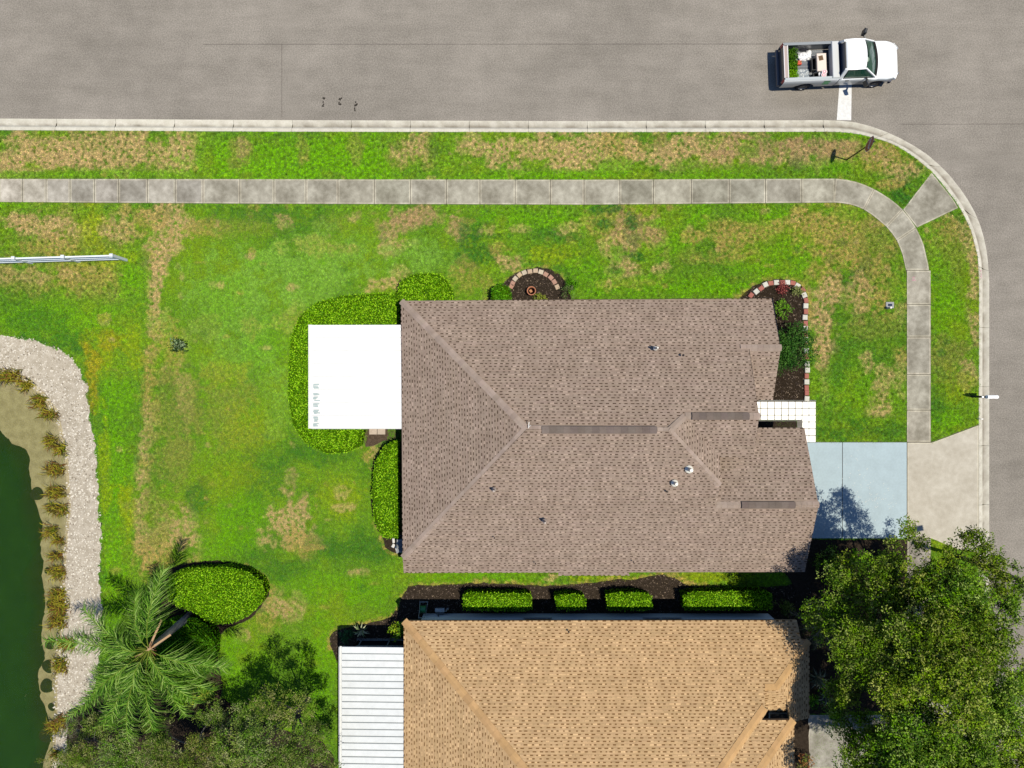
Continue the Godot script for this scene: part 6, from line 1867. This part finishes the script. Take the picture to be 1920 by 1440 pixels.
	ctb.box(Transform3D(Basis(Vector3.UP, 0.4), Vector3(0, 0.13, 0)), Vector3(0.16, 0.26, 0.18), Color(0.42, 0.42, 0.44), 0.004)
	part("carton_body", ctb, M.plain, ct)
func open_cab(b: MB) -> MB:
	# no sheet metal across the cabin between the window sills
	var r := MB.new()
	for i in range(0, b.v.size(), 3):
		var c := (b.v[i] + b.v[i + 1] + b.v[i + 2]) / 3.0
		if c.x < 1.52 and c.y > 1.12 and absf(c.z) < 0.87:
			continue
		for k in 3:
			r.v.append(b.v[i + k]); r.n.append(b.n[i + k]); r.c.append(b.c[i + k])
	return r
func two_tone(b: MB) -> MB:
	for i in b.v.size():
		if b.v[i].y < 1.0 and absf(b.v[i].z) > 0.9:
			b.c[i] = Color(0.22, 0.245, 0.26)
		elif absf(b.v[i].z) < 0.865 and b.v[i].x < -0.15:
			b.c[i] = Color(0.03, 0.032, 0.036)
	return b
func wheel_rings(b: MB, c: Vector3, side: float, prof: Array, col: Color) -> void:
	var rows := []
	for p in prof:
		var r := []
		for k in 24:
			var t := TAU * k / 24 * (-side)
			r.append(c + Vector3(cos(t) * p[0], sin(t) * p[0], p[1] * side))
		rows.append(r)
	b.grid(rows, col, true)
func flip(b: MB) -> MB:
	# make every face of an open sheet point outward (up, or away from the truck's middle line)
	for i in range(0, b.v.size(), 3):
		var c := (b.v[i] + b.v[i + 1] + b.v[i + 2]) / 3.0
		var g := (b.v[i + 2] - b.v[i]).cross(b.v[i + 1] - b.v[i])
		var ref := Vector3(0, 1.0, signf(c.z) * absf(c.z)) if absf(g.normalized().y) > 0.3 else Vector3(c.x * 0.2, 0.3, c.z)
		if g.dot(ref) < 0:
			var t := b.v[i + 1]; b.v[i + 1] = b.v[i + 2]; b.v[i + 2] = t
			var tn := b.n[i + 1]; b.n[i + 1] = b.n[i + 2]; b.n[i + 2] = tn
			g = -g
		for k in 3:
			if b.n[i + k].dot(g) < 0:
				b.n[i + k] = -b.n[i + k]
	return b

# ---------- small things on the lot
func stop_sign() -> void:
	var o := P(1587, 300, 0)
	var t := thing("stop_sign", "red octagonal stop sign on a post at the street corner", "sign", o)
	var b := MB.new()
	b.abox(o + Vector3(-0.025, -0.2, -0.025), o + Vector3(0.025, 2.75, 0.025), ph(92, 80, 72))
	part("post", b, M.metal, t)
	var turn := deg_to_rad(-16)
	var bas := Basis(Vector3.UP, turn)
	var c := o + Vector3(0, 2.32, 0)
	var face := bas * Vector3(-1, 0, 0)
	var side := bas * Vector3(0, 0, -1)      # the reader's left to right, seen from the west
	side = -side * -1.0
	var oct := func(r: float, off: float, col: Color, mb: MB, back: bool) -> void:
		var pts := []
		for k in 8:
			var a := TAU * (k + 0.5) / 8
			pts.append(c + face * off + bas * Vector3(0, sin(a) * r, cos(a) * r))
		for k in range(1, 7):
			if back: mb.tri(pts[0], pts[k + 1], pts[k], col)
			else: mb.tri(pts[0], pts[k], pts[k + 1], col)
	b = MB.new()
	oct.call(0.40, 0.030, Color(0.42, 0.40, 0.40), b, false)
	oct.call(0.40, 0.026, Color(0.3, 0.3, 0.3), b, true)
	oct.call(0.375, 0.033, Color(0.20, 0.022, 0.022), b, false)
	var plate := part("sign_plate", b, M.satin, t)
	var tm := TextMesh.new()
	tm.text = "STOP"
	var sf := SystemFont.new()
	sf.font_names = PackedStringArray(["Droid Sans"])
	sf.font_weight = 700
	tm.font = sf
	tm.font_size = 64
	tm.pixel_size = 0.0036
	tm.depth = 0.004
	var tx := MeshInstance3D.new()
	tx.mesh = tm
	tx.name = "lettering"
	var wm := StandardMaterial3D.new()
	wm.albedo_color = Color(0.72, 0.68, 0.66)
	tx.material_override = wm
	plate.add_child(tx)
	tx.transform = Transform3D(Basis(Vector3(0, 0, 1), Vector3.UP, Vector3(-1, 0, 0)), Vector3.ZERO)
	tx.transform = Transform3D(bas * tx.transform.basis, c - o + face * 0.037)
func fence() -> void:
	var t := thing("rail_fence", "white three rail fence running off the picture's edge", "fence", P(120, 487, 0))
	var w := Color(0.42, 0.46, 0.48)
	var z := func(x: float) -> float: return P(0, 494.4 - x * 0.028, 0).z
	for px in [-118, -28, 60, 149, 237]:
		var b := MB.new()
		var o := P(px, 0, 0)
		var zz: float = z.call(px)
		b.abox(Vector3(o.x - 0.065, -0.1, zz - 0.065), Vector3(o.x + 0.065, 1.34, zz + 0.065), w)
		b.abox(Vector3(o.x - 0.085, 1.34, zz - 0.085), Vector3(o.x + 0.085, 1.39, zz + 0.085), w, 0.03)
		part("post", b, M.satin, t)
	for s in [[-118, -28], [-28, 60], [60, 149], [149, 237]]:
		for y in [0.32, 0.74, 1.16]:
			var b := MB.new()
			var x0: float = P(s[0], 0, 0).x + 0.066; var x1: float = P(s[1], 0, 0).x - 0.066
			b.bar(Vector3(x0, y, z.call(s[0])), Vector3(x1, y, z.call(s[1])), 0.075, 0.15, w)
			part("rail", b, M.satin, t)
func mailbox() -> void:
	var o := P(1822, 743.5, 0)
	var t := thing("mailbox", "white mailbox on a post leaning over the kerb", "mailbox", o)
	var b := MB.new()
	b.abox(o + Vector3(-0.05, -0.2, -0.05), o + Vector3(0.05, 1.02, 0.05), ph(70, 84, 66))
	b.bar(o + Vector3(-0.12, 0.98, 0), o + Vector3(0.5, 0.98, 0), 0.08, 0.06, ph(84, 96, 80))
	part("post", b, M.plain, t)
	b = MB.new()
	var rows := []
	for x in [-0.02, 0.0, 0.5, 0.52]:
		var r := []
		var s := 0.92 if x < 0 or x > 0.51 else 1.0
		for k in 13:
			var a := PI * k / 12.0
			r.append(o + Vector3(x + 0.02, 1.12 + sin(a) * 0.10 * s, -cos(a) * 0.085 * s))
		rows.append(r)
	b.grid(rows, Color(0.74, 0.74, 0.74))
	b.abox(o + Vector3(0.0, 1.012, -0.085), o + Vector3(0.54, 1.12, 0.085), Color(0.74, 0.74, 0.74))
	part("box", flip_up(b), M.satin, t)
	b = MB.new()
	b.abox(o + Vector3(-0.19, 0.98, -0.035), o + Vector3(-0.10, 1.05, 0.035), Color(0.7, 0.7, 0.7))
	part("finial", b, M.satin, t)
	b = MB.new()
	b.abox(o + Vector3(0.3, 1.1, 0.087), o + Vector3(0.32, 1.26, 0.095), ph(180, 40, 40))
	part("flag", b, M.satin, t)
	# little marker stake by the driveway
	var q := P(1832.5, 785, 0)
	var m := thing("marker_stake", "tiny white marker stake in the grass by the driveway", "stake", q)
	b = MB.new()
	b.bar(q - Vector3(0, 0.05, 0), q + Vector3(0, 0.34, 0), 0.02, 0.02, Color(0.6, 0.6, 0.6))
	part("stake", b, M.plain, m)
	b = MB.new()
	b.abox(q + Vector3(-0.05, 0.30, -0.012), q + Vector3(0.05, 0.38, 0.012), Color(0.7, 0.7, 0.7))
	part("reflector", b, M.satin, m)
func flip_up(b: MB) -> MB:
	for i in b.n.size():
		if b.n[i].y < -0.01 and b.n[i].y > -0.99:
			b.n[i] = -b.n[i]
	return b
func yard_things() -> void:
	# terracotta pot with its own soil
	var o := P(996, 547, 0)
	var t := thing("flower_pot", "round terracotta pot standing in the half ring bed", "pot", o)
	var b := MB.new()
	b.lathe(o, [Vector2(0.13, 0.0), Vector2(0.19, 0.30), Vector2(0.225, 0.30), Vector2(0.235, 0.38), Vector2(0.225, 0.39), Vector2(0.18, 0.385), Vector2(0.17, 0.22)], ph(206, 140, 110), 22)
	part("pot", b, M.plain, t)
	b = MB.new()
	b.lathe(o, [Vector2(0.172, 0.2), Vector2(0.001, 0.23)], ph(58, 36, 30), 16)
	part("soil", b, M.mulch, t)
	b = MB.new()
	b.box(Transform3D(Basis.from_euler(Vector3(0.2, 0.6, 0.1)), o + Vector3(-0.03, 0.27, 0.0)), Vector3(0.14, 0.08, 0.16), ph(206, 150, 112), 0.03)
	part("shard", b, M.plain, t)
	# meter box set in the lawn and the white standpipe beside it
	o = P(1668, 572, 0)
	t = thing("meter_box", "grey water meter lid set in the front lawn", "meter box", o)
	b = MB.new()
	b.abox(o + Vector3(-0.21, -0.05, -0.16), o + Vector3(0.21, 0.045, 0.16), ph(176, 178, 180), 0.015)
	var lid := part("lid", b, M.plain, t)
	b = MB.new()
	b.abox(o + Vector3(-0.11, 0.045, -0.06), o + Vector3(0.11, 0.052, 0.06), ph(60, 70, 96))
	part("reader", b, M.plain, lid)
	o = P(1663.5, 578, 0)
	t = thing("standpipe", "white capped standpipe beside the meter lid", "pipe", o)
	b = MB.new()
	b.lathe(o, [Vector2(0.05, -0.05), Vector2(0.05, 0.30), Vector2(0.065, 0.30), Vector2(0.065, 0.36), Vector2(0.03, 0.375), Vector2(0.001, 0.375)], ph(244, 240, 228), 14)
	part("pipe", b, M.satin, t)
	# air conditioner in the shade of the brown house
	o = Vector3(P(757, 1022, 0.6).x, 0, P(0, 1022, 0.6).z)
	t = thing("air_conditioner", "grey air conditioner in the eave's shade behind the house", "air conditioner", o)
	b = MB.new()
	b.abox(o + Vector3(-0.38, 0.0, -0.38), o + Vector3(0.38, 0.06, 0.38), ph(180, 178, 172))
	part("pad", b, M.concrete, t)
	b = MB.new()
	b.abox(o + Vector3(-0.34, 0.06, -0.34), o + Vector3(0.34, 0.82, 0.34), ph(136, 140, 142), 0.03)
	part("casing", b, M.satin, t)
	b = MB.new()
	for k in 5:
		b.lathe(o + Vector3(0, 0.822, 0), [Vector2(0.07 + k * 0.05, 0.0), Vector2(0.07 + k * 0.05, 0.012), Vector2(0.085 + k * 0.05, 0.012), Vector2(0.085 + k * 0.05, 0.0)], ph(60, 66, 72), 20)
	part("fan_grille", b, M.metal, t)
	for q in [[738.5, 1013, 0.13, 0.24, 0.1, "small white splash block touching the rear hedge's end"], [738, 1022.5, 0.15, 0.2, -0.5, "tilted white splash block, middle of three behind the house"], [744.5, 1030, 0.12, 0.36, 0.25, "longest white splash block beside the air conditioner"]]:
		var g := G(q[0], q[1])
		t = thing("splash_block", q[5], "block", Vector3(g.x, 0, g.y), "white splash blocks")
		b = MB.new()
		b.box(Transform3D(Basis(Vector3.UP, q[4]), Vector3(g.x, 0.06, g.y)), Vector3(q[2], 0.1, q[3]), ph(236, 234, 228), 0.02)
		part("block", b, M.plain, t)
	# hose reel cart against the neighbour's wall
	o = P(795, 1138, 0)
	t = thing("hose_reel", "green hose reel cart beside the tan house wall", "hose reel", o)
	b = MB.new()
	var fc := ph(170, 176, 168)
	for s in [-1, 1]:
		b.bar(o + Vector3(s * 0.2, 0.03, -0.26), o + Vector3(s * 0.17, 0.55, 0.12), 0.035, 0.035, fc)
		b.bar(o + Vector3(s * 0.17, 0.55, 0.12), o + Vector3(s * 0.15, 1.0, 0.22), 0.03, 0.03, fc)
		b.bar(o + Vector3(s * 0.2, 0.03, 0.2), o + Vector3(s * 0.17, 0.5, 0.05), 0.03, 0.03, fc)
	b.bar(o + Vector3(-0.22, 0.04, -0.27), o + Vector3(0.22, 0.10, -0.30), 0.04, 0.03, fc)
	b.bar(o + Vector3(-0.16, 1.0, 0.22), o + Vector3(0.16, 1.0, 0.22), 0.03, 0.03, fc)
	part("frame", b, M.satin, t)
	b = MB.new()
	wheel_rings_x(b, o + Vector3(0, 0.36, 0.0), [[0.02, -0.15], [0.22, -0.15], [0.22, -0.14], [0.17, -0.13], [0.19, -0.09], [0.17, -0.05], [0.19, 0.0], [0.17, 0.05], [0.19, 0.09], [0.17, 0.13], [0.22, 0.14], [0.22, 0.15], [0.02, 0.15]], ph(40, 150, 84))
	part("hose_drum", b, M.satin, t)
	o = P(826, 1142, 0)
	t = thing("utility_box", "grey utility box with a pale lid by the tan house", "box", o)
	b = MB.new()
	b.abox(o + Vector3(-0.22, 0, -0.12), o + Vector3(0.22, 0.36, 0.14), ph(104, 112, 118), 0.01)
	part("box", b, M.satin, t)
	b = MB.new()
	b.abox(o + Vector3(-0.24, 0.36, -0.16), o + Vector3(0.24, 0.40, 0.02), ph(216, 222, 220), 0.01)
	part("lid", b, M.satin, t)
	o = P(840, 1139, 0)
	t = thing("spade", "white handled spade leaning beside the utility box", "spade", o)
	b = MB.new()
	b.bar(o + Vector3(-0.03, 0.25, 0.06), o + Vector3(0.12, 0.95, -0.2), 0.03, 0.03, ph(150, 140, 120))
	part("handle", b, M.plain, t)
	b = MB.new()
	b.box(Transform3D(Basis.from_euler(Vector3(0.3, 0.3, 0.5)), o + Vector3(-0.05, 0.14, 0.07)), Vector3(0.12, 0.28, 0.02), ph(230, 228, 222), 0.005)
	part("blade", b, M.satin, t)
	# street lamp in the verge; its shadow crosses the pavement, the oak hides most of it
	o = P(1797, 1043, 0)
	t = thing("street_lamp", "tall dark street lamp rising through the oak beside the apron", "street lamp", o)
	b = MB.new()
	b.tube([o - Vector3(0, 0.2, 0), o + Vector3(0, 0.5, 0), o + Vector3(0, 4.5, 0), o + Vector3(0, 8.4, 0)], [0.15, 0.12, 0.10, 0.07], ph(72, 68, 64), 10)
	part("pole", b, M.satin, t)
	b = MB.new()
	b.bar(o + Vector3(0, 8.3, 0), o + Vector3(0.2, 8.45, -0.5), 0.06, 0.06, ph(72, 68, 64))
	part("arm", b, M.satin, t)
	b = MB.new()
	b.box(Transform3D(Basis(Vector3.UP, 0.2), o + Vector3(0.3, 8.45, -0.72)), Vector3(0.55, 0.16, 0.28), ph(72, 68, 64), 0.04)
	part("lamp_head", b, M.satin, t)
func wheel_rings_x(b: MB, c: Vector3, prof: Array, col: Color) -> void:
	var rows := []
	for p in prof:
		var r := []
		for k in 18:
			var t := TAU * k / 18
			r.append(c + Vector3(p[1], cos(t) * p[0], -sin(t) * p[0] * -1.0))
		rows.append(r)
	b.grid(rows, col, true)

func _ready() -> void:
	rng.seed = 20240611
	var cam := Camera3D.new()
	cam.name = "camera"
	cam.position = Vector3(0, H, 0)
	cam.rotation_degrees = Vector3(-90, 0, 0)
	cam.fov = rad_to_deg(2.0 * atan(720.0 / (S * H)))
	cam.near = 0.5
	cam.far = 1500.0
	add_child(cam)
	cam.current = true
	var sky := ProceduralSkyMaterial.new()
	sky.sky_top_color = Color(0.36, 0.49, 0.70)
	sky.sky_horizon_color = Color(0.72, 0.79, 0.87)
	sky.sky_curve = 0.14
	sky.ground_bottom_color = Color(0.18, 0.22, 0.12)
	sky.ground_horizon_color = Color(0.55, 0.62, 0.62)
	var env := Environment.new()
	env.background_mode = Environment.BG_SKY
	env.sky = Sky.new()
	env.sky.sky_material = sky
	env.background_energy_multiplier = 0.78
	env.tonemap_mode = Environment.TONE_MAPPER_LINEAR
	env.tonemap_exposure = 1.88
	env.sdfgi_enabled = true
	env.ssao_enabled = true
	env.ssil_enabled = true
	var we := WorldEnvironment.new()
	we.name = "environment"
	we.environment = env
	add_child(we)
	var sun := DirectionalLight3D.new()
	sun.name = "sun"
	sun.light_energy = 1.35
	sun.light_color = Color(1.0, 0.968, 0.90)
	sun.light_angular_distance = 0.5
	sun.shadow_enabled = true
	add_child(sun)
	sun.look_at_from_position(Vector3(0.29, 1.0, 0.085) * 50.0, Vector3.ZERO, Vector3.FORWARD)
	materials()
	lawn_map()
	road_and_walks()
	lawns()
	pond()
	print("ground done ", Time.get_ticks_msec())
	brown_house()
	tan_house()
	beds()
	print("houses done ", Time.get_ticks_msec())
	plants()
	print("plants done ", Time.get_ticks_msec())
	truck()
	stop_sign()
	fence()
	mailbox()
	yard_things()
	print("all done ", Time.get_ticks_msec())
